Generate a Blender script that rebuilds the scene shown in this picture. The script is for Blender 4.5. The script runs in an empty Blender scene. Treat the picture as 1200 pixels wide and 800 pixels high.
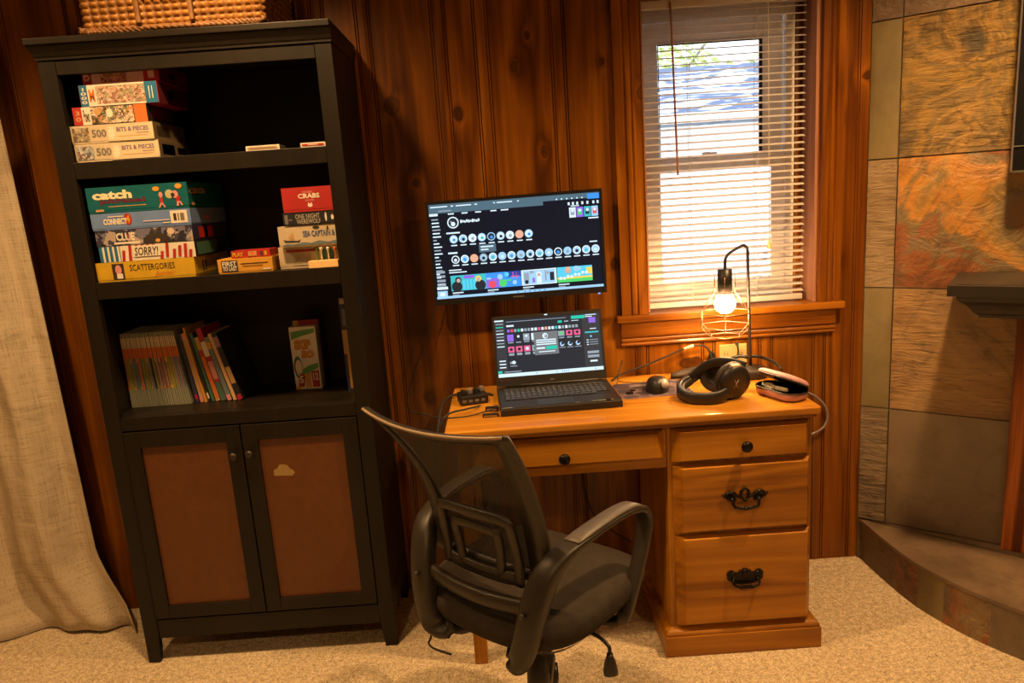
import bpy, bmesh, math, random
from math import sin, cos, pi, radians as rad, sqrt, atan2
from mathutils import Vector, Matrix, noise as mnoise
random.seed(7)
scene = bpy.context.scene
COL = scene.collection

# ---------------------------------------------------------------- materials
MATS = {}
def new_mat(name):
    m = bpy.data.materials.new(name); m.use_nodes = True
    nt = m.node_tree; nt.nodes.clear()
    out = nt.nodes.new('ShaderNodeOutputMaterial')
    b = nt.nodes.new('ShaderNodeBsdfPrincipled')
    nt.links.new(b.outputs[0], out.inputs[0])
    MATS[name] = m
    return m, nt, b, out
def N(nt, t, **kw):
    n = nt.nodes.new(t)
    for k, v in kw.items(): setattr(n, k, v)
    return n
def math_(nt, op, a, b=None, c=None):
    n = N(nt, 'ShaderNodeMath', operation=op)
    for i, v in enumerate((a, b, c)):
        if v is None: continue
        if isinstance(v, (int, float)): n.inputs[i].default_value = v
        else: nt.links.new(v, n.inputs[i])
    return n.outputs[0]
def ramp(nt, fac, stops, interp='LINEAR'):
    n = N(nt, 'ShaderNodeValToRGB'); n.color_ramp.interpolation = interp
    el = n.color_ramp.elements
    while len(el) > 1: el.remove(el[-1])
    el[0].position = stops[0][0]; el[0].color = (*stops[0][1], 1)
    for p, c in stops[1:]:
        e = el.new(p); e.color = (*c, 1)
    nt.links.new(fac, n.inputs[0])
    return n.outputs[0]
def mixc(nt, fac, a, b, blend='MIX'):
    n = N(nt, 'ShaderNodeMix', data_type='RGBA', blend_type=blend)
    for i, v in ((0, fac), (6, a), (7, b)):
        if isinstance(v, (int, float)): n.inputs[i].default_value = v
        elif isinstance(v, tuple): n.inputs[i].default_value = (*v, 1)
        else: nt.links.new(v, n.inputs[i])
    return n.outputs[2]
def noise_(nt, vec, scale, detail=4, rough=.55, dist=0.0):
    n = N(nt, 'ShaderNodeTexNoise'); n.inputs['Scale'].default_value = scale
    n.inputs['Detail'].default_value = detail; n.inputs['Roughness'].default_value = rough
    n.inputs['Distortion'].default_value = dist
    nt.links.new(vec, n.inputs['Vector']); return n.outputs[0]
def mapping(nt, scale=(1, 1, 1), loc=(0, 0, 0)):
    tc = N(nt, 'ShaderNodeTexCoord'); mp = N(nt, 'ShaderNodeMapping')
    mp.inputs['Scale'].default_value = scale; mp.inputs['Location'].default_value = loc
    nt.links.new(tc.outputs['Object'], mp.inputs['Vector']); return mp.outputs[0], tc.outputs['Object']
def bump(nt, b, h, strength=.2, dist=.002):
    n = N(nt, 'ShaderNodeBump'); n.inputs['Strength'].default_value = strength; n.inputs['Distance'].default_value = dist
    nt.links.new(h, n.inputs['Height']); nt.links.new(n.outputs[0], b.inputs['Normal'])

def plain(name, col, rough=.5, metal=0.0, spec=.5, var=.0, coat=0.0):
    if name in MATS: return MATS[name]
    m, nt, b, out = new_mat(name)
    b.inputs['Roughness'].default_value = rough; b.inputs['Metallic'].default_value = metal
    b.inputs['Specular IOR Level'].default_value = spec; b.inputs['Coat Weight'].default_value = coat
    vec, _ = mapping(nt, (1, 1, 1))
    f = noise_(nt, vec, 40, 3)
    v = max(var, .06)
    c = ramp(nt, f, [(.3, tuple(x*(1-v) for x in col)), (.7, tuple(min(1, x*(1+v)) for x in col))])
    nt.links.new(c, b.inputs['Base Color'])
    return m
def emit(name, col, s):
    if name in MATS: return MATS[name]
    m, nt, b, out = new_mat(name)
    b.inputs['Base Color'].default_value = (.004, .004, .005, 1); b.inputs['Roughness'].default_value = .35; b.inputs['Specular IOR Level'].default_value = .2
    b.inputs['Emission Color'].default_value = (*col, 1); b.inputs['Emission Strength'].default_value = s
    return m
def art(name, cols, scale=60, rough=.45, emis=0.0):
    """mottled printed picture"""
    if name in MATS: return MATS[name]
    m, nt, b, out = new_mat(name)
    vec, _ = mapping(nt, (1, 1, 1), (random.random()*5, random.random()*5, random.random()*5))
    v = N(nt, 'ShaderNodeTexVoronoi'); v.inputs['Scale'].default_value = scale
    nz = N(nt, 'ShaderNodeTexNoise'); nz.inputs['Scale'].default_value = scale*.6; nt.links.new(vec, nz.inputs['Vector'])
    va = N(nt, 'ShaderNodeVectorMath', operation='MULTIPLY_ADD'); nt.links.new(nz.outputs['Color'], va.inputs[0])
    va.inputs[1].default_value = (.05, .05, .05); nt.links.new(vec, va.inputs[2]); nt.links.new(va.outputs[0], v.inputs['Vector'])
    sp = N(nt, 'ShaderNodeSeparateColor'); nt.links.new(v.outputs['Color'], sp.inputs[0])
    k = len(cols)
    c = ramp(nt, sp.outputs[0], [(i/k, cols[i]) for i in range(k)], 'CONSTANT')
    nt.links.new(c, b.inputs['Base Color']); b.inputs['Roughness'].default_value = rough
    if emis:
        nt.links.new(c, b.inputs['Emission Color']); b.inputs['Emission Strength'].default_value = emis
    return m
def wood(name, light, mid, dark, axis='z', rough=.32, knots=None, seed=0.0, fine=1.0, coat=.05, contrast=1.0, spec=.35, knotcol=(.045, .014, .004)):
    if name in MATS: return MATS[name]
    m, nt, b, out = new_mat(name)
    s = {'x': (.55, 7, 7), 'y': (7, .55, 7), 'z': (7, 7, .55)}[axis]
    s = tuple(k*fine for k in s)
    loc = (seed*1.37, seed*2.11, seed*.73)
    vec, raw = mapping(nt, s, loc)
    if knots:
        d = None; nz_ = N(nt, 'ShaderNodeTexNoise'); nz_.inputs['Scale'].default_value = 28; nt.links.new(raw, nz_.inputs['Vector']); wob = N(nt, 'ShaderNodeVectorMath', operation='MULTIPLY_ADD'); nt.links.new(nz_.outputs['Color'], wob.inputs[0]); wob.inputs[1].default_value = (.016, 0, .016); nt.links.new(raw, wob.inputs[2]); sh_ = N(nt, 'ShaderNodeVectorMath', operation='SUBTRACT'); nt.links.new(wob.outputs[0], sh_.inputs[0]); sh_.inputs[1].default_value = (.008, 0, .008); rawk = sh_.outputs[0]
        for (kx, kz, rx, rz) in knots:
            a = N(nt, 'ShaderNodeVectorMath', operation='SUBTRACT'); nt.links.new(rawk, a.inputs[0]); a.inputs[1].default_value = (kx, 0, kz)
            c = N(nt, 'ShaderNodeVectorMath', operation='MULTIPLY'); nt.links.new(a.outputs[0], c.inputs[0]); c.inputs[1].default_value = (1/rx, 0, 1/rz)
            l = N(nt, 'ShaderNodeVectorMath', operation='LENGTH'); nt.links.new(c.outputs[0], l.inputs[0])
            d = l.outputs['Value'] if d is None else math_(nt, 'MINIMUM', d, l.outputs['Value'])
        near = math_(nt, 'POWER', 2.718, math_(nt, 'MULTIPLY', d, -.8))
    g = noise_(nt, vec, 1.0, 2, .5, .6)
    if knots: g = math_(nt, 'ADD', g, math_(nt, 'MULTIPLY', near, .26))
    rings = math_(nt, 'PINGPONG', math_(nt, 'MULTIPLY', g, 9.0), 1.0)
    vec2, _ = mapping(nt, tuple(k*(11 if i != 'xyz'.index(axis) else 3) for i, k in enumerate(s)), loc)
    fi = noise_(nt, vec2, 1.0, 4, .6)
    vec3, _ = mapping(nt, tuple(4.5 if i != 'xyz'.index(axis) else .45 for i in range(3)), loc); big = noise_(nt, vec3, 1.6, 3)
    f = math_(nt, 'ADD', math_(nt, 'MULTIPLY', rings, .30*contrast), math_(nt, 'MULTIPLY', fi, .45*contrast))
    f = math_(nt, 'ADD', f, math_(nt, 'MULTIPLY', big, .75))
    c = ramp(nt, f, [(.48, light), (.72, mid), (.98, dark)])
    b.inputs['Specular IOR Level'].default_value = spec
    if knots:
        kf = ramp(nt, d, [(0, (.95,)*3), (.35, (.72,)*3), (.60, (.70,)*3), (.78, (.97,)*3), (.90, (.45,)*3), (1.0, (.12,)*3)])
        c = mixc(nt, kf, c, knotcol)
    nt.links.new(c, b.inputs['Base Color'])
    b.inputs['Roughness'].default_value = rough; b.inputs['Coat Weight'].default_value = coat; b.inputs['Coat Roughness'].default_value = .25
    bump(nt, b, math_(nt, 'ADD', rings, fi), .12, .001)
    return m
def slate(name, stops, scale=4, ripple=None, rough=.5, bstr=.5, seed=0, cr=.5, gain=.72):
    if name in MATS: return MATS[name]
    m, nt, b, out = new_mat(name)
    vec, raw = mapping(nt, (1, 1, 1), (seed*1.7, seed*.9, seed*2.3))
    f = noise_(nt, vec, scale, 9, .60, .7)
    c = ramp(nt, f, [((p-.5)*.72+.5, tuple(x*gain for x in q)) for p, q in stops])
    vr, _ = mapping(nt, ripple or (3, 3, 3), (seed, seed, seed))
    h = noise_(nt, vr, 7, 8, .66, .6)
    vein = math_(nt, 'ABSOLUTE', math_(nt, 'SUBTRACT', noise_(nt, vec, scale*.8, 5, .55, 1.2), .5))
    vm = ramp(nt, vein, [(0, (.7*cr,)*3), (.012, (.25*cr,)*3), (.03, (0, 0, 0))])
    c2 = mixc(nt, vm, c, (.035, .022, .010))
    c3 = mixc(nt, ramp(nt, h, [(.34, (cr,)*3), (.46, (.15*cr,)*3), (.56, (0, 0, 0))]), c2, (.04, .026, .010))
    nt.links.new(c3, b.inputs['Base Color']); b.inputs['Roughness'].default_value = rough
    bump(nt, b, math_(nt, 'ADD', h, math_(nt, 'MULTIPLY', f, .6)), bstr, .03)
    return m

KN = [(-.32, 1.712, .03, .034), (-.107, 1.674, .016, .026), (-.266, 1.464, .017, .018), (.131, 1.9, .011, .016), (.086, 1.807, .013, .02),
      (.167, 1.535, .013, .024), (.365, 1.805, .010, .012), (.413, 1.967, .022, .03), (.452, 1.433, .022, .02), (.385, 1.151, .014, .02),
      (1.137, 1.58, .014, .017), (1.235, 1.707, .02, .017), (1.136, 1.11, .014, .015), (-.284, .725, .022, .028), (-.411, .474, .024, .03),
      (-1.285, 1.992, .012, .014), (.85, .667, .014, .08), (.428, .931, .02, .012), (.64, .785, .05, .022), (1.12, 1.4, .006, .02)]
PL, PM, PD = (.40, .142, .008), (.23, .070, .003), (.085, .021, .001)
pines = []
for i, k in enumerate((1.0, .74, 1.1, .86)):
    t = lambda c: tuple(x*k for x in c)
    pines.append(wood('knotty_pine_%d' % i, t(PL), t(PM), t(PD), 'z', .3, KN, seed=i*3.1+1))
pine_trim = wood('pine_trim', PL, PM, PD, 'z', .3, KN, seed=7.7)
pine_trim_x = wood('pine_trim_x', PL, PM, PD, 'x', .3, KN, seed=9.3)
groove_m = wood('pine_groove', (.15, .042, .004), (.10, .026, .003), (.05, .013, .001), 'z', .45, seed=2)
DL, DM, DD = (.47, .195, .012), (.33, .125, .006), (.16, .050, .002)
desk_x = wood('desk_pine_x', DL, DM, DD, 'x', .32, seed=4.2, coat=.08, contrast=.9)
desk_z = wood('desk_pine_z', DL, DM, DD, 'z', .32, seed=5.2, coat=.08, contrast=.9)
desk_top_m = wood('desk_top_pine', (.62, .29, .034), (.47, .195, .018), (.24, .08, .006), 'x', .25, seed=6.2, coat=.25, contrast=.9)
post_wood = wood('mantel_post_wood', (.56, .19, .025), (.40, .11, .014), (.10, .022, .004), 'z', .4, seed=8, fine=.9, contrast=1.5)
espresso = wood('espresso_paint', (.013, .009, .005), (.010, .007, .004), (.007, .005, .0028), 'z', .45, seed=3, coat=.0, spec=.28)
door_panel_m = plain('brown_board', (.11, .033, .006), .45, var=.1)
blackm = plain('black_plastic', (.012, .011, .010), .4)
chairp = plain('chair_plastic', (.023, .018, .013), .42, var=.12)
armtop = plain('armrest_plastic', (.085, .072, .062), .48, var=.1)
rubber = plain('rubber', (.015, .014, .013), .7)
iron = plain('dark_iron', (.015, .012, .011), .35, .7)
chrome = plain('chrome', (.6, .58, .55), .25, 1)
copper = plain('copper_wire', (.42, .25, .16), .4, .7)
darkmetal = plain('dark_metal', (.05, .04, .035), .4, .6)
whitep = plain('white_plastic', (.75, .73, .68), .4)
vinyl = plain('white_vinyl', (.92, .92, .92), .35)
ivory = plain('ivory', (.50, .38, .16), .4)
cream = plain('cream_card', (.50, .42, .30), .55)
white = plain('white_ink', (.66, .62, .55), .5)
ink = plain('dark_ink', (.03, .025, .02), .5)
grey_ink = plain('grey_ink', (.16, .14, .14), .5)
teal = plain('teal_card', (.004, .10, .125), .4)
tealbl = plain('blue_teal_card', (.02, .14, .28), .4)
blue = plain('blue_card', (.13, .22, .48), .4)
navy = plain('navy_card', (.03, .035, .09), .4)
red = plain('red_card', (.36, .022, .02), .45)
crimson = plain('crimson_card', (.36, .02, .05), .45)
maroon = plain('maroon_ink', (.10, .012, .04), .5)
orange = plain('orange_card', (.58, .14, .03), .5)
yellow = plain('yellow_card', (.52, .33, .02), .45)
amber = plain('amber_card', (.56, .28, .035), .5)
blackc = plain('black_card', (.02, .02, .025), .4)
purple_ink = plain('purple_ink', (.10, .07, .22), .5)
green = plain('green_card', (.10, .30, .08), .5)
dgreen = plain('dark_green_card', (.05, .14, .10), .5)
pegwood = plain('natural_wood', (.80, .55, .25), .5)
pinkcase = plain('dusty_pink_case', (.52, .27, .30), .5, var=.1)
greycard = plain('grey_green_card', (.22, .23, .18), .5)
olive = plain('olive_card', (.25, .24, .05), .5)
mauve = plain('mauve_card', (.28, .17, .22), .5)
slateblue = plain('slate_blue_card', (.13, .18, .22), .5)
tan = plain('tan_card', (.45, .28, .12), .5)
pinkc = plain('pink_card', (.6, .25, .25), .5)
paper = plain('page_paper', (.55, .45, .33), .8)

# ---------------------------------------------------------------- mesh builder
class MB:
    def __init__(s): s.v = []; s.f = []; s.mi = []; s.sm = []; s.mats = []
    def slot(s, m):
        if m not in s.mats: s.mats.append(m)
        return s.mats.index(m)
    def add(s, verts, faces, m, smooth=False, M=None):
        o = len(s.v); k = s.slot(m)
        s.v += [tuple(M @ Vector(p)) if M else tuple(p) for p in verts]
        for f in faces: s.f.append([i+o for i in f]); s.mi.append(k); s.sm.append(smooth)
    def box(s, x0, x1, y0, y1, z0, z1, m, M=None):
        v = [(x0, y0, z0), (x1, y0, z0), (x1, y1, z0), (x0, y1, z0), (x0, y0, z1), (x1, y0, z1), (x1, y1, z1), (x0, y1, z1)]
        s.add(v, [(0, 3, 2, 1), (4, 5, 6, 7), (0, 1, 5, 4), (1, 2, 6, 5), (2, 3, 7, 6), (3, 0, 4, 7)], m, False, M)
    def grid(s, P, nu, nv, m, smooth=True, closeu=False, closev=False, M=None):
        v = [P(i, j) for j in range(nv) for i in range(nu)]
        f = []
        for j in range(nv if closev else nv-1):
            for i in range(nu if closeu else nu-1):
                a, b = i, (i+1) % nu; c, d = j, (j+1) % nv
                f.append((a+c*nu, b+c*nu, b+d*nu, a+d*nu))
        s.add(v, f, m, smooth, M)
    def lathe(s, prof, m, n=24, M=None, smooth=True):
        v = []; f = []
        for (r, z) in prof:
            for i in range(n): v.append((max(r, 1e-5)*cos(2*pi*i/n), max(r, 1e-5)*sin(2*pi*i/n), z))
        for j in range(len(prof)-1):
            for i in range(n):
                k = (i+1) % n; f.append((i+j*n, k+j*n, k+(j+1)*n, i+(j+1)*n))
        f.append(tuple(range(n))[::-1]); f.append(tuple(i+(len(prof)-1)*n for i in range(n)))
        s.add(v, f, m, smooth, M)
    def cyl(s, p, q, r, m, n=16, r2=None, smooth=True):
        p, q = Vector(p), Vector(q); d = q-p
        Mx = Matrix.Translation(p) @ d.to_track_quat('Z', 'Y').to_matrix().to_4x4()
        s.lathe([(r, 0), (r if r2 is None else r2, d.length)], m, n, Mx, smooth)
    def tube(s, pts, r, m, n=8, smooth=True, sub=0, closed=False):
        P = [Vector(p) for p in pts]
        if sub: P = catmull(P, sub, closed)
        k = len(P); v = []; f = []
        up = None
        for i, p in enumerate(P):
            t = (P[(i+1) % k] - P[i-1]) if closed else (P[min(i+1, k-1)]-P[max(i-1, 0)])
            if t.length < 1e-9: t = Vector((0, 0, 1))
            t.normalize()
            if up is None:
                up = Vector((0, 0, 1)) if abs(t.z) < .9 else Vector((1, 0, 0))
            up = (up - t*up.dot(t)); up.normalize(); sd = t.cross(up)
            rr = r[i*(len(r)-1)//max(k-1, 1)] if isinstance(r, (list, tuple)) else r
            for a in range(n): v.append(p + (up*cos(2*pi*a/n)+sd*sin(2*pi*a/n))*rr)
        for j in range(k if closed else k-1):
            jj = (j+1) % k
            for a in range(n): b = (a+1) % n; f.append((a+j*n, a+jj*n, b+jj*n, b+j*n))
        if not closed: f.append(tuple(range(n))); f.append(tuple(a+(k-1)*n for a in range(n))[::-1])
        s.add(v, f, m, smooth)
    def ell(s, c, rx, ry, rz, m, nu=14, nv=10, M=None, smooth=True):
        s.grid(lambda i, j: (c[0]+rx*cos(2*pi*i/nu)*max(sin(pi*j/(nv-1)), 1e-4), c[1]+ry*sin(2*pi*i/nu)*max(sin(pi*j/(nv-1)), 1e-4), c[2]-rz*cos(pi*j/(nv-1))), nu, nv, m, smooth, True, False, M)
    def prism(s, poly, axis, a, b, m, smooth=False, M=None):
        """poly in the two other axes; extruded along axis from a to b"""
        n = len(poly)
        def mk(p, t):
            return {'x': (t, p[0], p[1]), 'y': (p[0], t, p[1]), 'z': (p[0], p[1], t)}[axis]
        v = [mk(p, a) for p in poly]+[mk(p, b) for p in poly]
        f = [tuple(range(n)), tuple(range(2*n-1, n-1, -1))]
        for i in range(n): j = (i+1) % n; f.append((i, i+n, j+n, j))
        s.add(v, f, m, smooth, M)
    def sweep(s, frames, m, smooth=True, closed=False):
        """frames: list of rings of points"""
        k = len(frames); n = len(frames[0]); v = [p for fr in frames for p in fr]; f = []
        for j in range(k if closed else k-1):
            jj = (j+1) % k
            for a in range(n): b = (a+1) % n; f.append((a+j*n, b+j*n, b+jj*n, a+jj*n))
        if not closed: f.append(tuple(range(n))[::-1]); f.append(tuple(a+(k-1)*n for a in range(n)))
        s.add(v, f, m, smooth)
    def text(s, string, x0, x1, z0, z1, y, m, M=None, bold=0.0, shear=0.0):
        """lettering on a plane facing -y fitted in the rectangle"""
        vv, ff = glyphs(string, bold, shear)
        if not vv: return
        ax = min(p[0] for p in vv); bx = max(p[0] for p in vv); ay = min(p[1] for p in vv); by = max(p[1] for p in vv)
        sx = (x1-x0)/max(bx-ax, 1e-6); sz = (z1-z0)/max(by-ay, 1e-6)
        s.add([(x0+(p[0]-ax)*sx, y, z0+(p[1]-ay)*sz) for p in vv], ff, m, False, M)
    def quad(s, x0, x1, z0, z1, y, m, M=None):
        s.add([(x0, y, z0), (x1, y, z0), (x1, y, z1), (x0, y, z1)], [(0, 1, 2, 3)], m, False, M)
    def disc(s, x, z, rx, rz, y, m, n=20, M=None):
        s.add([(x+rx*cos(2*pi*i/n), y, z+rz*sin(2*pi*i/n)) for i in range(n)], [tuple(range(n))], m, False, M)
    def build(s, name, parent=None, bevel=0, segs=2, kind=None, solid=0, fix=True):
        me = bpy.data.meshes.new(name)
        o = bpy.data.objects.new(name, me)
        off = Vector((0, 0, 0))
        if parent is not None: off = world_loc(parent)
        me.from_pydata([tuple(Vector(p)-off) for p in s.v], [], s.f)
        for m in s.mats: me.materials.append(m)
        me.polygons.foreach_set('material_index', s.mi); me.polygons.foreach_set('use_smooth', s.sm)
        me.update()
        if fix:
            bm = bmesh.new(); bm.from_mesh(me); bmesh.ops.recalc_face_normals(bm, faces=bm.faces); bm.to_mesh(me); bm.free()
        COL.objects.link(o)
        if parent is not None: o.parent = parent
        if bevel:
            md = o.modifiers.new('bevel', 'BEVEL'); md.width = bevel; md.segments = segs; md.limit_method = 'ANGLE'; md.angle_limit = rad(35)
        if solid:
            md = o.modifiers.new('solid', 'SOLIDIFY'); md.thickness = solid; md.offset = 0
        if kind: o['kind'] = kind
        return o
def world_loc(o):
    l = Vector(o.location)
    while o.parent: o = o.parent; l += Vector(o.location)
    return l
def catmull(P, sub, closed=False):
    out = []; k = len(P)
    for i in range(k if closed else k-1):
        p0 = P[i-1] if (closed or i > 0) else P[0]*2-P[1]
        p1 = P[i]; p2 = P[(i+1) % k]
        p3 = P[(i+2) % k] if (closed or i+2 < k) else P[-1]*2-P[-2]
        for j in range(sub):
            t = j/sub
            out.append(.5*((2*p1)+(-p0+p2)*t+(2*p0-5*p1+4*p2-p3)*t*t+(-p0+3*p1-3*p2+p3)*t**3))
    if not closed: out.append(P[-1])
    return out
GL = {}
def glyphs(string, bold=0.0, shear=0.0):
    key = (string, bold, shear)
    if key in GL: return GL[key]
    cu = bpy.data.curves.new('txt', 'FONT'); cu.body = string; cu.size = 1; cu.offset = bold; cu.shear = shear; cu.resolution_u = 2
    ob = bpy.data.objects.new('txt', cu); COL.objects.link(ob)
    bpy.context.view_layer.update()
    dg = bpy.context.evaluated_depsgraph_get()
    me = bpy.data.meshes.new_from_object(ob.evaluated_get(dg))
    r = ([tuple(v.co) for v in me.vertices], [tuple(p.vertices) for p in me.polygons])
    bpy.data.objects.remove(ob); bpy.data.curves.remove(cu); bpy.data.meshes.remove(me)
    GL[key] = r
    return r
def thing(name, label, cat, loc=(0, 0, 0), group=None):
    o = bpy.data.objects.new(name, None); COL.objects.link(o); o.location = loc; o.empty_display_size = .05
    o['label'] = label; o['category'] = cat
    if group: o['group'] = group
    return o
def tag(o, label, cat, group=None):
    o['label'] = label; o['category'] = cat
    if group: o['group'] = group
    return o
def struct_empty(name, loc=(0, 0, 0)):
    o = bpy.data.objects.new(name, None); COL.objects.link(o); o.location = loc; o['kind'] = 'structure'; return o

# ================================================================ ROOM SHELL
HC = 2.42
# carpet
m, nt, b, out = new_mat('beige_carpet')
vec, raw = mapping(nt)
f1 = noise_(nt, vec, 170, 3, .75); f2 = noise_(nt, vec, 60, 4, .65); f3 = noise_(nt, vec, 2.2, 2)
f = math_(nt, 'ADD', math_(nt, 'MULTIPLY', f1, .8), math_(nt, 'ADD', math_(nt, 'MULTIPLY', f2, .45), math_(nt, 'MULTIPLY', f3, .12)))
nt.links.new(ramp(nt, f, [(.48, (.24, .165, .085)), (.66, (.64, .50, .33)), (.84, (1.0, .88, .66))]), b.inputs['Base Color'])
b.inputs['Roughness'].default_value = .95; b.inputs['Specular IOR Level'].default_value = .1
bump(nt, b, math_(nt, 'ADD', f1, f2), .9, .008)
carpet = m
mb = MB(); mb.box(-2.7, 3.2, -4.7, .02, -.06, 0, carpet); mb.build('floor', kind='structure')
plaster = plain('warm_plaster', (.36, .29, .20), .9, var=.04)
mb = MB(); mb.box(-2.7, 3.2, -4.7, .3, HC, HC+.06, plaster); mb.build('ceiling', kind='structure')
mb = MB(); mb.box(-2.7, -2.62, -4.7, .16, 0, HC, plaster); mb.build('wall_left', kind='structure')
mb = MB(); mb.box(-2.7, 3.2, -4.78, -4.7, 0, HC, plaster); mb.build('wall_front', kind='structure')
mb = MB(); mb.box(3.1, 3.2, -4.7, -1.42, 0, HC, plaster); mb.build('wall_far_right', kind='structure')

# knotty pine back wall: vertical boards with beaded joints, window opening
WX0, WX1, WZ0, WZ1 = .497, 1.076, .955, 1.99
joints = [-2.45, -2.2, -1.98, -1.76, -1.535, -1.294, -1.02, -.77, -.531, -.388, -.15, -.016, .228, .467, .70, .902, 1.089, 1.227]
def profile(x0, x1):
    pts = [(x0, 0.0)]; 
    for c in joints:
        seq = [(-.0260, 0), (-.0240, .0032), (-.0222, .0002), (-.0180, -.0004), (-.0162, .0030), (-.0144, .0002), (-.004, -.0012), (.004, -.0012), (.0144, .0002), (.0162, .0030), (.0180, -.0004), (.0222, .0002), (.0240, .0032), (.0260, 0)]
        for dx, dy in seq:
            x = c+dx
            if x0+.0005 < x < x1-.0005: pts.append((x, dy))
    pts.append((x1, 0.0)); return pts
def board_mat(x, deep):
    if deep: return groove_m
    k = sum(1 for c in joints if c < x)
    return pines[(k*7+k//3) % 4]
def panel_strip(mb, x0, x1, z0, z1):
    pr = profile(x0, x1)
    for (xa, ya), (xb, yb) in zip(pr, pr[1:]):
        deep = max(ya, yb) > .0025
        mb.add([(xa, ya, z0), (xb, yb, z0), (xb, yb, z1), (xa, ya, z1)], [(0, 1, 2, 3)], board_mat((xa+xb)/2, deep))
mb = MB()
panel_strip(mb, -2.62, WX0, 0, HC); panel_strip(mb, WX0, WX1, 0, WZ0); panel_strip(mb, WX0, WX1, WZ1, HC); panel_strip(mb, WX1, 1.2425, 0, HC)
mb.box(-2.7, WX0, .02, .17, 0, HC, plaster); mb.box(WX1, 1.35, .02, .17, 0, HC, plaster)
mb.box(WX0, WX1, .02, .17, 0, WZ0, plaster); mb.box(WX0, WX1, .02, .17, WZ1, HC, plaster)
# top and bottom lips so the reveal is closed
mb.build('wall_back', kind='structure', fix=False)

# fireplace wall, angled, slate tiles
A = Vector((1.243, 0, 0)); Dd = Vector((.79634, -.60485, 0)); Nn = Vector((.60485, .79634, 0))
MT = Matrix(((Dd.x, Nn.x, 0, A.x), (Dd.y, Nn.y, 0, A.y), (0, 0, 1, 0), (0, 0, 0, 1)))   # local (t, depth into wall, z)
grout = plain('dark_grout', (.10, .075, .05), .9)
S = {
 'olive': slate('olive_slate', [(.3, (.17, .125, .05)), (.5, (.23, .175, .07)), (.7, (.28, .20, .09))], 2.5, (1.5, 1.5, 1.5), .6, .15, 1, .12),
 'tanrip': slate('tan_ripple_slate', [(.3, (.30, .20, .10)), (.5, (.44, .31, .17)), (.7, (.34, .22, .11))], 3, (1.5, 1.5, 9), .55, .8, 2),
 'brownrip': slate('brown_ripple_slate', [(.3, (.20, .13, .07)), (.5, (.32, .22, .12)), (.7, (.24, .16, .08))], 3, (1.5, 1.5, 8), .5, .9, 3),
 'greybrown': slate('grey_brown_slate', [(.3, (.17, .12, .075)), (.5, (.23, .165, .105)), (.7, (.20, .14, .085))], 2.2, (.8, .8, .8), .40, .22, 4, .25),
 'gold': slate('golden_ripple_slate', [(.3, (.34, .17, .05)), (.5, (.52, .30, .11)), (.7, (.36, .21, .09))], 3, (2, 2, 11), .48, .9, 5),
 'orange': slate('rusty_orange_slate', [(.26, (.12, .045, .015)), (.36, (.34, .11, .025)), (.43, (.22, .17, .08)), (.50, (.66, .28, .04)), (.57, (.56, .31, .07)), (.65, (.26, .19, .09)), (.76, (.38, .12, .025))], 2.6, (1.2, 1.2, 1.8), .38, .5, 6.3, .6, .66),
 'goldolive': slate('gold_olive_slate', [(.28, (.10, .085, .05)), (.38, (.26, .17, .06)), (.46, (.52, .31, .07)), (.53, (.28, .19, .08)), (.60, (.58, .34, .09)), (.74, (.16, .13, .08))], 4.2, (2, 2, 9), .45, .9, 7, .75, .70),
 'brown': slate('brown_slate', [(.3, (.16, .10, .06)), (.6, (.27, .17, .10))], 3, (3, 3, 3), .5, .5, 8),
}
ZR = [0.003, .158, .586, 1.010, 1.436, 1.866, 2.30]
mb = MB(); mb.box(0, 2.35, .0, .12, 0, HC, grout, MT)
colsN = ['brown', 'brownrip', 'olive', 'tanrip', 'olive', 'brown']
colsW = ['brown', 'greybrown', 'gold', 'orange', 'goldolive', 'brown']
def tile(mb, t0, t1, z0, z1, mt, seed):
    r = random.Random(seed); n = 9
    g = .0022
    def P(i, j):
        a = i/(n-1); c = j/(n-1)
        e = min(a, 1-a, c, 1-c)
        d = -.009 if e > 0 else -.006
        ja = 0
        if 0 < i < n-1 and 0 < j < n-1: d += -.004*mnoise.noise(Vector((t0*9+a*3, z0*5+c*5, seed)))
        return (t0+g+(t1-t0-2*g)*a, d, z0+g+(z1-z0-2*g)*c)
    mb.grid(P, n, n, mt, True, M=MT)
    mb.box(t0+g, t1-g, -.0061, .001, z0+g, z1-g, mt, MT)
tcols = [0, .0915, .523, .955, 1.387, 1.819, 2.25]
for ci in range(len(tcols)-1):
    for ri in range(len(ZR)-1):
        names = colsN if ci == 0 else colsW
        k = names[(ri + (0 if ci <= 1 else ci*2)) % 6]
        tile(mb, tcols[ci]+(0.001 if ci == 0 else 0), tcols[ci+1], ZR[ri], ZR[ri+1], S[k], ci*10+ri)
mb.build('wall_right', kind='structure', fix=False)

# curved raised hearth
cv = [(1.243, -.004), (1.247, -.161), (1.256, -.289), (1.276, -.388), (1.327, -.520), (1.402, -.638), (1.50, -.755), (1.63, -.87), (1.80, -.98), (2.0, -1.08), (2.42, -1.17), (2.5, -1.24), (2.75, -1.29)]
cvs = [(p.x, p.y) for p in catmull([Vector((x, y, 0)) for x, y in cv], 5)]
endw = A+Dd*2.0
back = [(2.80, -1.18), (1.2465, -.0026)]
hearth_top = slate('hearth_slate', [(.3, (.20, .13, .075)), (.5, (.33, .22, .14)), (.7, (.42, .28, .17))], 3, (1.5, 1.5, 1.5), .40, .3, 11, .3, .5)
mb = MB()
def inset(P, d):
    out = []
    for i, (x, y) in enumerate(P):
        a = Vector(P[max(i-1, 0)]); c = Vector(P[min(i+1, len(P)-1)]); t = (c-a).normalized()
        nrm = Vector((-t.y, t.x)); out.append((x+nrm.x*d, y+nrm.y*d))
    return out
edge = inset(cvs, .008)
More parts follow.
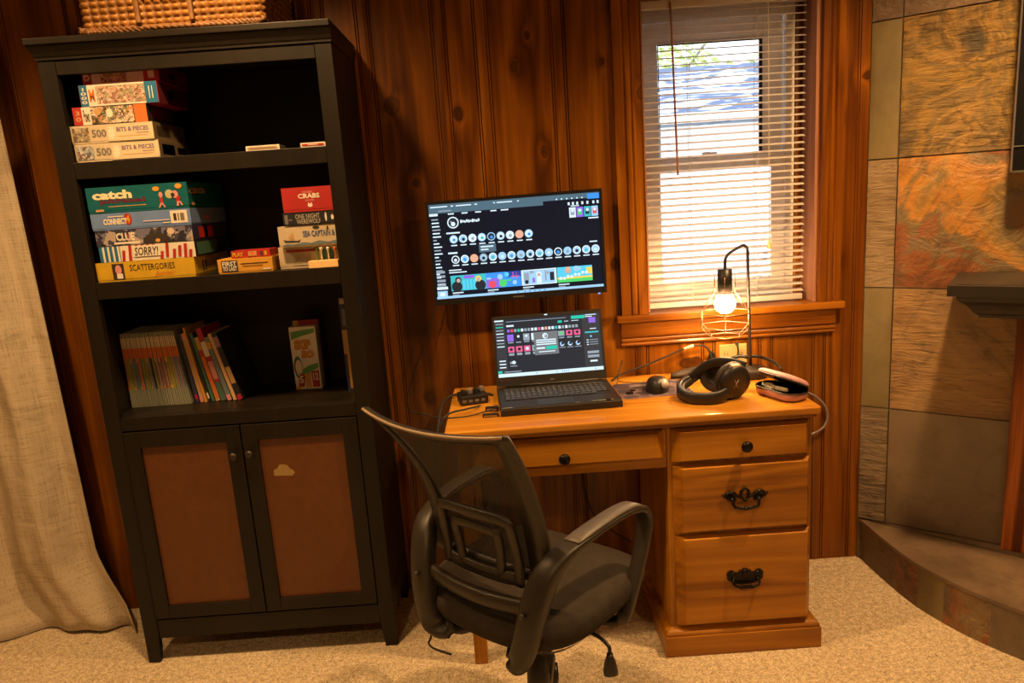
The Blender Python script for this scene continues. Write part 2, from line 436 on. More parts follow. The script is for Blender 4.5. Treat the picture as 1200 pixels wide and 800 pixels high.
wl = [tuple((A+Dd*t-Nn*.0105).to_2d()) for t in (1.95, 0.004)]
mb.prism(cvs+wl, 'z', .145, .157, hearth_top)
# riser tiles
acc = 0; k = 0; last = edge[0]; seams = [0, .14, .25, .36, .46, .60, .74, .88, 1.02, 1.2, 1.4, 1.6, 1.8, 2.5]
rm = [S['olive'], S['brown'], slate('rust_slate', [(.3, (.10, .06, .03)), (.5, (.30, .10, .025)), (.7, (.16, .13, .06))], 9, (3, 3, 3), .4, .7, 13), S['olive'], slate('rust_slate_light', [(.35, (.34, .22, .10)), (.5, (.40, .13, .03)), (.65, (.18, .12, .06))], 10, (3, 3, 3), .4, .7, 14), S['greybrown']]
for p, q in zip(edge, edge[1:]):
    L = (Vector(q)-Vector(p)).length; acc += L
    while k+1 < len(seams) and acc > seams[k+1]: k += 1
    mb.add([(p[0], p[1], 0), (q[0], q[1], 0), (q[0], q[1], .145), (p[0], p[1], .145)], [(0, 1, 2, 3)], rm[k % 6])
mb.prism(inset(edge, .004)+[tuple((A+Dd*t-Nn*.011).to_2d()) for t in (1.93, .01)], 'z', .001, .1449, grout)
h = mb.build('hearth', fix=False); tag(h, 'raised curved slate tile hearth in front of the stone fireplace wall', 'hearth')

# fireplace mantel with its post
mt_ = thing('fireplace_mantel', 'black moulded mantel shelf on a brown wooden post against the slate wall', 'mantel', tuple(A+Dd*.5))
mblk = plain('black_mantel_paint', (.022, .017, .013), .38)
mb = MB(); mb.box(.277, 1.75, -.33, -.012, 1.035, 1.066, mblk, MT); mb.box(.30, 1.73, -.31, -.03, 1.066, 1.0675, mblk, MT)
mb.build('shelf_slab', mt_, bevel=.003)
mb = MB()
prof = [(0, 1.034), (.012, 1.034), (.014, 1.026), (.020, 1.016), (.036, 1.004), (.048, .990), (.056, .978), (.066, .972), (.068, .964)]
fr = []
for (o_, z) in prof:
    a0, a1, dd = .277+.008+o_, 1.75-.008-o_, -.33+.008+o_
    fr.append([tuple(MT @ Vector(p)) for p in ((a0, -.012, z), (a0, dd, z), (a1, dd, z), (a1, -.012, z))])
mb.sweep(fr, mblk, smooth=False)
mb.build('crown_moulding', mt_)
mb = MB(); mb.box(.440, .60, -.040, -.0125, .1575, .9635, post_wood, MT); mb.build('post', mt_, bevel=.003)

# television
tv = thing('television', 'flat black television with silver edge hung above the mantel at the right edge', 'television', tuple(A+Dd*.9+Vector((0, 0, 1.36))))
tvb = plain('tv_gloss', (.008, .008, .010), .15); silver = plain('silver_trim', (.55, .56, .60), .3, .9)
mb = MB(); mb.box(.399, 1.50, -.115, -.075, 1.367, 2.02, silver, MT); mb.build('rim', tv, bevel=.008, segs=3)
mb = MB(); mb.box(.404, 1.495, -.119, -.1152, 1.373, 2.015, tvb, MT); mb.build('bezel', tv, bevel=.003)
mb = MB(); mb.box(.424, 1.475, -.1205, -.1192, 1.455, 1.995, plain('tv_screen', (.012, .012, .016), .12), MT); mb.build('screen', tv)
mb = MB(); mb.box(.404, 1.495, -.1225, -.1192, 1.440, 1.4435, silver, MT); mb.build('trim_strip', tv)
mb = MB(); mb.box(.75, 1.15, -.0745, -.0105, 1.5, 1.85, blackm, MT); mb.build('wall_bracket', tv)

# ================================================================ WINDOW
win = struct_empty('window_1', (.78, 0, .97))
mb = MB()   # casing boards, moulded
for (x0, x1) in ((.400, .492), (1.079, 1.152)):
    s_ = 1 if x0 < .7 else -1
    xs = [0, .004, .30, .36, .42, .55, .60, .66, .96, 1.0]; dz = [0, .018, .020, .013, .018, .018, .013, .018, .018, 0]
    w = x1-x0
    poly = [((x0+w*a) if s_ == 1 else (x1-w*a), -d) for a, d in zip(xs, dz)]
    mb.prism(poly, 'z', .9725, 2.08, pine_trim)
mb.build('casing', win, kind='structure')
mb = MB(); mb.box(.400, 1.152, -.019, 0.0005, 2.0, 2.09, pine_trim_x); mb.build('head_casing', win, kind='structure', bevel=.003)
mb = MB()
mb.prism([(.380, -.036), (1.163, -.036), (1.163, -.0005), (1.0755, -.0005), (1.0755, .14), (.4975, .14), (.4975, -.0005), (.380, -.0005)], 'z', .948, .972, pine_trim_x)
mb.build('sill', win, kind='structure', bevel=.003)
mb = MB()
poly = [(-.0005, .862), (-.010, .862), (-.013, .868), (-.010, .874), (-.016, .880), (-.016, .886), (-.013, .890), (-.019, .896), (-.019, .9475), (-.0005, .9475)]
mb.prism(poly, 'x', .396, 1.138, pine_trim_x); mb.build('apron', win, kind='structure')
jambm = wood('daylit_jamb', (.46, .25, .17), (.38, .18, .11), (.24, .10, .06), 'z', .5, seed=12)  # paler, pinker wood paints the window daylight onto the jambs
mb = MB()   # jambs
mb.box(.4975, .5015, .001, .15, .9725, 1.985, jambm); mb.box(1.066, 1.0755, .001, .15, .9725, 1.985, jambm); mb.box(.4975, 1.0755, .001, .15, 1.985, 1.99, pine_trim_x)
mb.box(1.046, 1.0655, .105, .15, .9725, 1.985, pine_trim)
mb.build('jamb', win, kind='structure')
mb = MB()   # vinyl frame
FX0, FX1, FZ0, FZ1 = .502, 1.036, .975, 1.955
def rframe(mb, x0, x1, z0, z1, wl, wr, wt, wb, y0, y1, m):
    mb.box(x0, x0+wl, y0, y1, z0, z1, m); mb.box(x1-wr, x1, y0, y1, z0, z1, m)
    mb.box(x0+wl, x1-wr, y0, y1, z1-wt, z1, m); mb.box(x0+wl, x1-wr, y0, y1, z0, z0+wb, m)
rframe(mb, FX0, 1.045, FZ0-.002, 1.984, .022, .03, .045, .02, .122, .168, vinyl)
mb.build('frame', win, kind='structure', bevel=.002)
up = MB(); rframe(up, .525, 1.012, 1.445, 1.938, .055, .072, .065, .045, .143, .162, vinyl); up.build('upper_sash', win, kind='structure', bevel=.002)
ug = MB(); rframe(ug, .5802, .9398, 1.4902, 1.8728, .003, .012, .009, .003, .139, .1425, blackm); ug.build('gasket', win, kind='structure')
lo = MB(); rframe(lo, .525, 1.012, .996, 1.485, .050, .048, .045, .062, .118, .138, vinyl); lo.build('lower_sash', win, kind='structure', bevel=.002)
m, nt, b, out = new_mat('window_glass')
nt.nodes.remove(b)
tr = N(nt, 'ShaderNodeBsdfTransparent'); gl = N(nt, 'ShaderNodeBsdfGlossy'); gl.inputs['Roughness'].default_value = .02
fr_ = N(nt, 'ShaderNodeFresnel'); fr_.inputs['IOR'].default_value = 1.35; mx = N(nt, 'ShaderNodeMixShader')
nt.links.new(fr_.outputs[0], mx.inputs[0]); nt.links.new(tr.outputs[0], mx.inputs[1]); nt.links.new(gl.outputs[0], mx.inputs[2]); nt.links.new(mx.outputs[0], out.inputs[0])
glass = m
mb = MB(); mb.box(.581, .939, .150, .153, 1.491, 1.872, glass); mb.build('upper_glass', win, kind='structure')
mb = MB(); mb.box(.5755, .9635, .127, .130, 1.0585, 1.4395, glass); mb.build('lower_glass', win, kind='structure')
mb = MB(); mb.box(.715, .765, .119, .138, 1.4855, 1.495, vinyl); mb.ell((.74, .125, 1.499), .018, .010, .006, vinyl); mb.box(.74, .775, .120, .128, 1.495, 1.502, vinyl); mb.build('sash_lock', win, kind='structure')

# venetian blind
vb = thing('venetian_blind', 'white slatted blind hanging inside the window, slats open', 'blind', (.78, .05, .975))
m, nt, b, out = new_mat('blind_slat'); b.inputs['Base Color'].default_value = (.70, .67, .66, 1); b.inputs['Roughness'].default_value = .4
tl = N(nt, 'ShaderNodeBsdfTranslucent'); tl.inputs[0].default_value = (.70, .62, .55, 1); mx = N(nt, 'ShaderNodeMixShader'); mx.inputs[0].default_value = .35
nt.links.new(b.outputs[0], mx.inputs[1]); nt.links.new(tl.outputs[0], mx.inputs[2]); nt.links.new(mx.outputs[0], out.inputs[0]); slm = m
mb = MB(); mb.box(.505, 1.052, .028, .062, 1.958, 1.984, slm); mb.build('headrail', vb, bevel=.002)
mb = MB(); th = rad(16); nsl = 42
zt, zb = 1.945, 1.012
for i in range(nsl):
    z = zb+(zt-zb)*i/(nsl-1)
    jit = random.uniform(-.4, .4)
    P = []
    for k in range(5):
        u = -0.0125+.025*k/4; cam_ = .0018*(1-(u/.0125)**2)
        a = th+rad(jit*2)
        y = .05+u*cos(a)+cam_*sin(a)*-1; zz = z+u*sin(a)+cam_*cos(a)
        P.append((y, zz))
    P2 = [(y, z_-.0007) for y, z_ in P][::-1]
    mb.prism(P+P2, 'x', .506, 1.048, slm)
mb.build('slats', vb)
mb = MB(); mb.box(.506, 1.046, .037, .063, .979, .998, slm); mb.build('bottom_rail', vb, bevel=.003)
mb = MB()
for x in (.66, .885):
    mb.cyl((x, .0365, .99), (x, .0365, 1.96), .0009, white, 6); mb.cyl((x, .0635, .99), (x, .0635, 1.96), .0009, white, 6)
mb.build('ladder_cords', vb)
wandm = plain('wand_plastic', (.30, .12, .08), .3)
mb = MB(); mb.tube([(.598, .022, 1.975), (.600, .016, 1.9), (.611, .016, 1.43)], .0035, wandm, 8); mb.build('wand', vb)
mb = MB(); mb.tube([(.917, .024, 1.96), (.918, .02, 1.6), (.921, .02, 1.19)], .0014, white, 6); mb.build('pull_cord', vb)
mb = MB(); mb.lathe([(.003, .028), (.006, .02), (.0085, .004), (.006, 0)], pegwood, 12, Matrix.Translation((.921, .02, 1.163))); mb.build('tassel', vb)

# ================================================================ OUTSIDE
snow = plain('snowy_ground', (.82, .84, .88), .9)
mb = MB(); mb.box(-14, 18, .4, 26, -.4, -.35, snow); mb.build('ground_outside', kind='structure')
nh = thing('neighbouring_house', 'white house with pale snow patched roof seen through the window', 'house', (2.5, 6, -.35))  # the roof's patches are tree shadows painted as dark blue streaks
siding = plain('white_siding', (.85, .82, .76), .7)
mb = MB(); mb.box(-5, 11, 6, 11, -.349, 2.04, siding); mb.build('wall', nh)
m, nt, b, out = new_mat('shadow_streaked_roof')
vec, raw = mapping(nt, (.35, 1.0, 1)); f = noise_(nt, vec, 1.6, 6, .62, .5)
nt.links.new(ramp(nt, f, [(.42, (.85, .9, 1)), (.47, (.06, .09, .18)), (.55, (.09, .12, .20)), (.58, (.85, .9, 1))]), b.inputs['Base Color'])  # dark blue streaks paint tree shadows into the roof colour
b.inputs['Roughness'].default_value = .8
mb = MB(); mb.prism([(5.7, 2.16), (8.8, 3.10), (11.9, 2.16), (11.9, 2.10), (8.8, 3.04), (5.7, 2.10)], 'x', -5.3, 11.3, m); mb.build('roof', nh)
mb = MB(); mb.box(-5.3, 11.3, 5.62, 5.695, 2.05, 2.15, siding); mb.build('gutter', nh)
leafm = plain('pale_leaves', (.42, .52, .16), .6, var=.5); barkm = plain('bark', (.22, .17, .13), .9)
def shrub(name, label, x, y, r, h, n, seed):
    t = thing(name, label, 'tree', (x, y, -.35), 'trees behind the neighbouring house')
    R = random.Random(seed)
    mb = MB(); mb.tube([(x, y, -.349), (x+.05, y, h*.4), (x-.05, y+.05, h*.8)], .09, barkm, 8, sub=3)
    for k in range(7):
        a = k*2.4; mb.tube([(x, y, h*.35+k*h*.05), (x+cos(a)*r*.6, y+sin(a)*r*.6, h*.6+k*h*.05)], .03, barkm, 6)
    mb.build('trunk', t)
    mb = MB()
    for k in range(n):
        a = R.uniform(0, 2*pi); ph = math.acos(R.uniform(-1, 1)); rr = r*R.uniform(.3, 1)**.5
        c = Vector((x+rr*sin(ph)*cos(a), y+rr*sin(ph)*sin(a), h*.62+rr*cos(ph)*.9))
        q = Matrix.Translation(c) @ Matrix.Rotation(R.uniform(0, 6.3), 4, 'Z') @ Matrix.Rotation(R.uniform(0, 3), 4, 'X')
        s = R.uniform(.06, .12)
        mb.add([(-s, 0, 0), (0, -s*.45, 0), (s, 0, .01), (0, s*.45, 0)], [(0, 1, 2, 3)], leafm, False, q)
    mb.build('foliage', t, fix=False)
shrub('tree', 'pale green tree rising above the roof, left in the window', 3.6, 14, 1.9, 5.0, 2200, 1)
shrub('tree', 'pale green tree rising above the roof, right in the window', 7.4, 14.5, 1.9, 5.0, 1500, 2)

# ================================================================ CABINET
cab = thing('bookcase', 'tall black bookcase with open shelves above two brown panelled doors', 'bookcase', (-.826, -.18, 0))
X0, X1, Y0, Y1, ZT = -1.228, -.4235, -.346, -.012, 1.846
mb = MB()
for s_, xa in ((1, X0), (-1, X1)):
    w = .047*s_
    # front stile which runs down into a tapered foot
    poly = [(xa, ZT), (xa, .10), (xa, .0), (xa+w*.80, .0), (xa+w, .105), (xa+w, ZT)]
    mb.prism(poly, 'y', Y0, Y0+.022, espresso)
mb.build('front_stiles', cab, bevel=.0015)
for s_, xa in ((1, X0), (-1, X1)):
    mb = MB()
    a, c = sorted((xa+.0022*s_, xa+.018*s_))
    mb.box(a, c, Y0+.0225, Y1-.001, .105, ZT-.001, espresso)
    a, c = sorted((xa, xa+.024*s_)); mb.box(a, c, Y1-.05, Y1, .0, ZT-.002, espresso)
    a2, c2 = sorted((xa, xa+.006*s_))
    mb.box(a2, c2, Y0+.0225, Y1-.051, ZT-.10, ZT-.002, espresso); mb.box(a2, c2, Y0+.0225, Y1-.051, .105, .18, espresso)
    mb.build('side_panel', cab, bevel=.001)
mb = MB(); mb.box(X0+.0185, X1-.0185, Y1-.008, Y1-.002, .10, ZT-.002, espresso); mb.build('back_panel', cab)
mb = MB(); mb.box(X0+.0475, X1-.0475, Y0+.001, Y0+.021, 1.807, ZT, espresso); mb.build('top_rail', cab, bevel=.0015)
for (zt_, zb_) in ((1.573, 1.527), (1.2325, 1.184), (.8215, .781)):
    mb = MB(); mb.box(X0+.0475, X1-.0475, Y0+.002, Y0+.02, zb_, zt_, espresso); mb.box(X0+.019, X1-.019, Y0+.0225, Y1-.009, zt_-.02, zt_, espresso)
    mb.build('shelf', cab, bevel=.0012)
mb = MB(); mb.box(X0+.0475, X1-.0475, Y0+.002, Y0+.02, .084, .149, espresso); mb.box(X0+.019, X1-.019, Y0+.0225, Y1-.009, .10, .118, espresso)
mb.build('bottom_rail', cab, bevel=.0015)
mb = MB()
prof = [(.004, 1.8465), (.004, 1.852), (.008, 1.856), (.011, 1.866), (.018, 1.873), (.022, 1.880), (.022, 1.8815)]
fr = [[(X0-o_*.5, Y1, z), (X0-o_*.5, Y0-o_, z), (X1+o_*.35, Y0-o_, z), (X1+o_*.35, Y1, z)] for o_, z in prof]
mb.sweep(fr, espresso, False); mb.build('crown_moulding', cab)
mb = MB(); mb.box(X0-.014, X1+.006, Y0-.028, Y1, 1.882, 1.900, espresso); mb.build('top', cab, bevel=.0025)
def cdoor(x0, x1, kx, kz, patch):
    mb = MB(); z0, z1 = .155, .777; w = .046
    rframe(mb, x0, x1, z0, z1, w, w, .050, .042, Y0-.003, Y0+.017, espresso)
    d = mb.build('door', cab, bevel=.0015)
    mb = MB(); mb.box(x0+w, x1-w, Y0+.006, Y0+.011, z0+.042, z1-.050, door_panel_m)
    if patch:
        pm = plain('worn_patch', (.30, .20, .07), .6)
        pts = [(-.745, .606), (-.690, .602), (-.680, .612), (-.686, .622), (-.694, .626), (-.700, .637), (-.712, .641), (-.726, .640), (-.732, .630), (-.744, .624)]
        mb.add([(x, Y0+.0055, z) for x, z in pts], [tuple(range(len(pts)))], pm)
    mb.build('panel', d)
    mb = MB(); mb.lathe([(.004, 0), (.0045, .012), (.010, .016), (.0125, .021), (.011, .026), (.004, .028)], darkmetal, 18, Matrix.Translation((kx, Y0-.0032, kz)) @ Matrix.Rotation(rad(90), 4, 'X'))
    mb.build('knob', d)
cdoor(X0+.049, -.8275, -.849, .686, False); cdoor(-.8235, X1-.049, -.801, .690, True)

# ---- boxes with printed fronts
def gbox(name, label, cat, x0, x1, z0, z1, yf, depth, body, prints=(), group=None, side=None, rz=0.0, lid=True, bev=.0008):
    """one cardboard box: body, lid line and printing in one mesh. prints use 0..1 across the front"""
    mb = MB(); c = Vector(((x0+x1)/2, yf+depth/2, z0))
    M = Matrix.Translation(c) @ Matrix.Rotation(rz, 4, 'Z') @ Matrix.Translation(-c)
    mb.box(x0, x1, yf, yf+depth, z0, z1, body, M)
    if lid: mb.box(x0-.0008, x1+.0008, yf-.0008, yf+depth+.0008, z0+(z1-z0)*.10, z1+.0002, body, M)
    L = 0
    yy = yf-.0012
    for p in prints:
        L += 1; y = yy-.00012*L
        a = x0+(x1-x0)*p[1]; b_ = x0+(x1-x0)*p[2]; c_ = z0+(z1-z0)*p[3]; d = z0+(z1-z0)*p[4]
        if p[0] == 'q': mb.quad(a, b_, c_, d, y, p[5], M)
        elif p[0] == 'd': mb.disc((a+b_)/2, (c_+d)/2, (b_-a)/2, (d-c_)/2, y, p[5], M=M)
        elif p[0] == 't': mb.text(p[6], a, b_, c_, d, y, p[5], M, bold=p[7] if len(p) > 7 else .01, shear=p[8] if len(p) > 8 else 0)
        elif p[0] == 'p': mb.add([(x0+(x1-x0)*u, y, z0+(z1-z0)*v) for u, v in p[6]], [tuple(range(len(p[6])))], p[5], False, M)
    if side:   # printing on the right hand side: list of (kind, u0,u1,v0,v1,mat,text)
        MS = M @ Matrix.Translation((x1+.0014, yf, z0)) @ Matrix.Rotation(rad(90), 4, 'Z')
        for p in side:
            a, b_, c_, d = depth*p[1], depth*p[2], (z1-z0)*p[3], (z1-z0)*p[4]
            if p[0] == 'q': mb.quad(a, b_, c_, d, 0, p[5], MS)
            else: mb.text(p[6], a, b_, c_, d, -.0002, p[5], MS, bold=.01)
    o = mb.build(name, fix=False)
    # put the origin at the thing's base
    for v in o.data.vertices: v.co -= c
    o.location = c
    tag(o, label, cat, group)
    return o
A1 = art('puzzle_art_village', [(.18, .10, .07), (.45, .30, .22), (.60, .50, .42), (.30, .14, .12), (.25, .25, .18), (.55, .35, .30)], 130)
A2 = art('puzzle_art_dogs', [(.05, .04, .03), (.50, .40, .32), (.12, .10, .08), (.62, .50, .42), (.40, .20, .08), (.20, .22, .12)], 110)
A3 = art('puzzle_art_house', [(.10, .08, .06), (.28, .20, .12), (.40, .35, .25), (.16, .14, .12)], 120)
A4 = art('puzzle_art_winter', [(.08, .12, .16), (.30, .34, .38), (.50, .50, .50), (.14, .08, .07)], 120)
A5 = art('mystery_art', [(.03, .03, .06), (.14, .14, .22), (.05, .05, .09), (.35, .30, .28), (.02, .02, .03)], 60)
GP = 'jigsaw puzzle boxes stacked on the top shelf'
b500 = lambda A_: [('q', .02, .22, .12, .88, A_), ('q', .44, 1, .05, .95, plain('cream_light', (.58, .48, .33), .5)), ('t', .25, .43, .30, .75, grey_ink, '500', .03),
    ('t', .455, .53, .15, .85, white, '#', .06), ('t', .56, .95, .55, .80, purple_ink, 'BITS & PIECES', .02), ('q', .56, .93, .28, .31, tan), ('q', .80, .95, .42, .45, grey_ink)]
sideb = [('q', .0, 1, 0, 1, plain('box_side_brown_shaded', (.12, .085, .05), .5)), ('q', .1, .5, .2, .8, plain('box_side_dark', (.05, .035, .02), .5)), ('q', .6, .9, .3, .7, plain('box_side_tan', (.2, .15, .09), .5))]  # brown side print, darkened to paint in shade on the less lit faces
sided = [('q', 0, 1, 0, 1, plain('box_side_wine_shaded', (.07, .006, .008), .5)), ('q', .3, .5, .3, .7, plain('box_side_wine_mark', (.14, .03, .03), .5))]  # dark wine print paints shade onto the right hand faces
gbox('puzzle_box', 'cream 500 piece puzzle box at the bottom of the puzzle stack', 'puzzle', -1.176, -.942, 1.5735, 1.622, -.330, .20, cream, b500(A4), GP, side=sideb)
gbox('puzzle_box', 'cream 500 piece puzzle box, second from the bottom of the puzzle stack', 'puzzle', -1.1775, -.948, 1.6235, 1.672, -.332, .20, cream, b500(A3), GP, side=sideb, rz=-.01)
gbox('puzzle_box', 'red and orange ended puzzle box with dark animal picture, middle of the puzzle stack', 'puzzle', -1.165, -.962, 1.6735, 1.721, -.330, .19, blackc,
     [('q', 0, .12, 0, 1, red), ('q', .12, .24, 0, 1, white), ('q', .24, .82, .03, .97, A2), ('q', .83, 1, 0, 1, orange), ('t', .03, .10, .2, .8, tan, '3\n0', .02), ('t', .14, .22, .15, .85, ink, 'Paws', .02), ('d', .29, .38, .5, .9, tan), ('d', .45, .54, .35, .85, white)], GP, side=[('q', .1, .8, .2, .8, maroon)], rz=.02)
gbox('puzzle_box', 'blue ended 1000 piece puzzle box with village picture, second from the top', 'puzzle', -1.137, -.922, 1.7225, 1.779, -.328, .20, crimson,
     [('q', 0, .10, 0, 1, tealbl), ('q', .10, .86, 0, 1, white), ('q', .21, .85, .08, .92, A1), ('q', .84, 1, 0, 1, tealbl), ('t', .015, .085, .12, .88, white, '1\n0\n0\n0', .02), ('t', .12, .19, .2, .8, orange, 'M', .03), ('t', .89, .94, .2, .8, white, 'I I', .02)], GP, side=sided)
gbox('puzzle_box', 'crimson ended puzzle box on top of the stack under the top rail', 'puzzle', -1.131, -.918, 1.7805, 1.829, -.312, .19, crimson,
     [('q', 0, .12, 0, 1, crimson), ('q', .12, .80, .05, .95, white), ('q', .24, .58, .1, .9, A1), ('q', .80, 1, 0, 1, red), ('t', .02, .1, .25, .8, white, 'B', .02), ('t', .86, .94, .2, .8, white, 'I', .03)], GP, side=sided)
gbox('card_box', 'small flat white card box near the middle of the top shelf', 'card box', -.698, -.603, 1.5735, 1.587, -.335, .06, white, [('q', .06, .94, .3, .7, tan), ('q', .12, .88, .42, .58, grey_ink)], lid=False)
gbox('card_box', 'small flat white and red card box beside the right stile of the top shelf', 'card box', -.544, -.4735, 1.5735, 1.586, -.333, .06, white, [('q', .06, .94, .3, .7, red), ('q', .3, .7, .42, .58, white)], lid=False)

GS = 'board games stacked on the second shelf'
gbox('game_box', 'yellow board game box with a face emblem, bottom of the left game stack', 'board game', -1.176, -.892, 1.2330, 1.2885, -.332, .27, yellow,
     [('q', .16, .28, .10, .92, ink), ('d', .19, .255, .35, .85, pinkc), ('q', .20, .26, .14, .40, white), ('t', .34, .80, .50, .82, ink, 'SCATTERGORIES', 0), ('t', .58, .80, .12, .42, orange, 'Junior', .0, .3)], GS, side=[('t', .2, .3, .2, .75, ink, 'II')])
stripes = [('q', .0, .22, 0, 1, tealbl), ('q', .22, 1, 0, 1, white)]
for k in range(4): stripes.append(('q', .035+k*.052, .056+k*.052, 0, 1, white))
for k, (u, h0, h1) in enumerate([(.24, 0, .7), (.31, 0, 1), (.38, .5, 1), (.44, .7, 1), (.50, .6, 1), (.56, .75, 1), (.64, 0, .5), (.70, .1, 1), (.77, 0, .6), (.83, .1, .8), (.89, 0, .9), (.94, 0, .5)]):
    stripes.append(('p', 0, 1, 0, 1, red, [(u-.012, h0), (u+.02, h0), (u+.034, h1), (u+.002, h1)]))
stripes += [('q', .355, .64, .25, .95, white), ('t', .37, .62, .30, .85, ink, 'SORRY!', .02, .2)]
gbox('game_box', 'red and white striped board game box in the left game stack', 'board game', -1.160, -.884, 1.2895, 1.3340, -.330, .27, blackc, stripes, GS, side=[('q', .05, .6, .1, .9, dgreen)])
gbox('game_box', 'dark mansion picture board game box above the striped one', 'board game', -1.162, -.884, 1.3350, 1.3805, -.331, .27, navy,
     [('q', .0, 1, .02, .98, A5), ('q', .18, .45, .10, .22, white), ('t', .21, .40, .30, .80, white, 'CLUE', .04), ('t', .325, .35, .38, .72, red, 'U', .04), ('p', 0, 1, 0, 1, ink, [(.48, .05), (.76, .05), (.74, .5), (.70, .5), (.66, .92), (.62, .6), (.58, .9), (.54, .5), (.49, .4)]), ('d', .61, .66, .08, .30, amber), ('d', .74, .82, .5, .9, plain('moon', (.55, .45, .40), .6))], GS, side=[('q', .15, .55, .15, .85, red), ('q', .3, .4, .15, .85, white)])
gbox('game_box', 'blue board game box with a white barcode label, second from top', 'board game', -1.166, -.883, 1.3815, 1.4280, -.331, .27, blue,
     [('q', .8, .97, .16, .92, white), ('q', .83, .86, .3, .75, ink), ('q', .875, .885, .3, .75, ink), ('q', .90, .94, .3, .75, grey_ink), ('d', .33, .41, .25, .95, red), ('t', .12, .36, .30, .68, white, 'CONNECT', .05), ('t', .355, .39, .35, .85, amber, '4', .05), ('q', .17, .33, .76, .82, white), ('q', .52, .79, .36, .44, plain('pale_lilac', (.45, .42, .6), .5)), ('q', .72, .79, .2, .26, white)], GS, side=[('q', .35, .5, .3, .5, orange)])
gbox('game_box', 'teal board game box on top of the left game stack', 'board game', -1.168, -.882, 1.4295, 1.5020, -.330, .27, teal,
     [('t', .12, .58, .30, .56, maroon, 'phrase!', .04), ('t', .055, .45, .52, .86, plain('cream_ink', (.75, .66, .45), .5), 'catch', .05), ('q', .2, .58, .22, .25, tan), ('q', .07, .15, .06, .15, tan),
      ('d', .66, .73, .72, .90, amber), ('d', .885, .955, .76, .96, amber), ('d', .78, .86, .4, .75, plain('glow_beige', (.42, .40, .25), .6)), ('d', .715, .755, .46, .68, pinkc), ('q', .72, .75, .22, .46, red), ('p', 0, 1, 0, 1, pinkc, [(.70, .08), (.715, .08), (.735, .22), (.755, .08), (.77, .08), (.745, .26), (.725, .26)]),
      ('d', .845, .91, .40, .70, pinkc), ('d', .835, .875, .44, .62, ink), ('p', 0, 1, 0, 1, red, [(.88, .26), (.91, .26), (.93, .46), (.89, .46)]), ('p', 0, 1, 0, 1, pinkc, [(.88, .10), (.90, .10), (.91, .26), (.925, .12), (.945, .12), (.925, .28), (.89, .28)])], GS,
     side=[('t', .04, .45, .55, .85, tan, 'catch'), ('q', .06, .14, .1, .2, tan)])
GR = 'games on the right of the second shelf'
gbox('game_box', 'small amber card game box between the two game stacks', 'board game', -.826, -.668, 1.2330, 1.2745, -.328, .13, amber,
     [('q', .06, .36, .12, .90, ink), ('t', .08, .34, .52, .84, white, 'FIRST', .03), ('t', .08, .34, .18, .50, white, 'TO LAST', .03), ('q', .42, .92, .60, .66, ink), ('q', .45, .82, .44, .48, ink), ('q', .82, .96, .14, .24, white)], GR)
gbox('card_box', 'thin red and yellow card box on the small amber game', 'card box', -.789, -.675, 1.2757, 1.2960, -.315, .07, red,
     [('t', .04, .32, .2, .8, yellow, 'PLAY', .04), ('q', .44, .66, .2, .85, tan), ('d', .48, .62, .3, .8, orange), ('q', .75, .8, .2, .8, navy), ('q', .86, .92, .2, .8, yellow)], lid=False)
gbox('game_box', 'grey cream game box at the bottom of the right stack, behind the peg block', 'board game', -.654, -.4735, 1.2330, 1.2965, -.300, .22, cream,
     [('q', .12, .66, .74, .86, red), ('t', .30, .52, .44, .66, tan, 'HOUSE', .0), ('t', .22, .58, .22, .42, tan, 'OF DANGER', .0), ('q', .2, .6, .12, .14, grey_ink), ('d', .70, .9, .2, .9, dgreen)], GR)
gbox('game_box', 'cream game box with a ship and blue waves, right stack', 'board game', -.640, -.4735, 1.2975, 1.3565, -.325, .22, cream,
     [('p', 0, 1, 0, 1, slateblue, [(.03, .06), (1, .06), (1, .22), (.85, .14), (.7, .24), (.55, .14), (.42, .20), (.25, .12), (.12, .16)]), ('p', 0, 1, 0, 1, ink, [(.10, .22), (.34, .20), (.38, .34), (.32, .28), (.12, .32), (.07, .38)]), ('p', 0, 1, 0, 1, tan, [(.20, .34), (.26, .34), (.25, .72), (.16, .44)]), ('t', .42, .98, .44, .74, plain('ship_blue', (.06, .09, .2), .5), 'SEA CAPTAIN &', .03), ('d', .60, .72, .80, .95, ink), ('p', 0, 1, 0, 1, ink, [(.84, .74), (.88, .74), (.87, .92), (.85, .92)])], GR)
gbox('game_box', 'black card game box with silver lettering under the red one', 'board game', -.620, -.4735, 1.3575, 1.3945, -.328, .16, blackc,
     [('q', .03, .09, .15, .85, grey_ink), ('q', .1, .17, .4, .5, grey_ink), ('t', .24, .72, .50, .86, plain('silver_ink', (.45, .42, .36), .4), 'ONE NIGHT', .0), ('t', .26, .73, .10, .46, plain('silver_ink', (.45, .42, .36), .4), 'WEREWOLF', .0), ('d', .82, .86, .2, .9, white), ('d', .94, .995, .3, .7, white)], GR)
gbox('game_box', 'red game box on top of the right game stack', 'board game', -.615, -.4735, 1.3955, 1.4645, -.330, .16, red,
     [('t', .42, .62, .76, .84, pinkc, 'DOUBLE', .02), ('t', .32, .76, .54, .74, white, 'CRABS', .04), ('t', .46, .64, .42, .50, pinkc, 'DRAGON', .02), ('d', .50, .60, .18, .32, white), ('q', .51, .53, .28, .36, white), ('q', .57, .59, .28, .36, white)], GR)
pg = thing('peg_game', 'small wooden peg block with coloured pegs at the front of the shelf', 'peg game', (-.518, -.325, 1.233))
mb = MB(); mb.box(-.560, -.4735, -.3435, -.306, 1.2330, 1.2535, pegwood); mb.build('block', pg, bevel=.001)
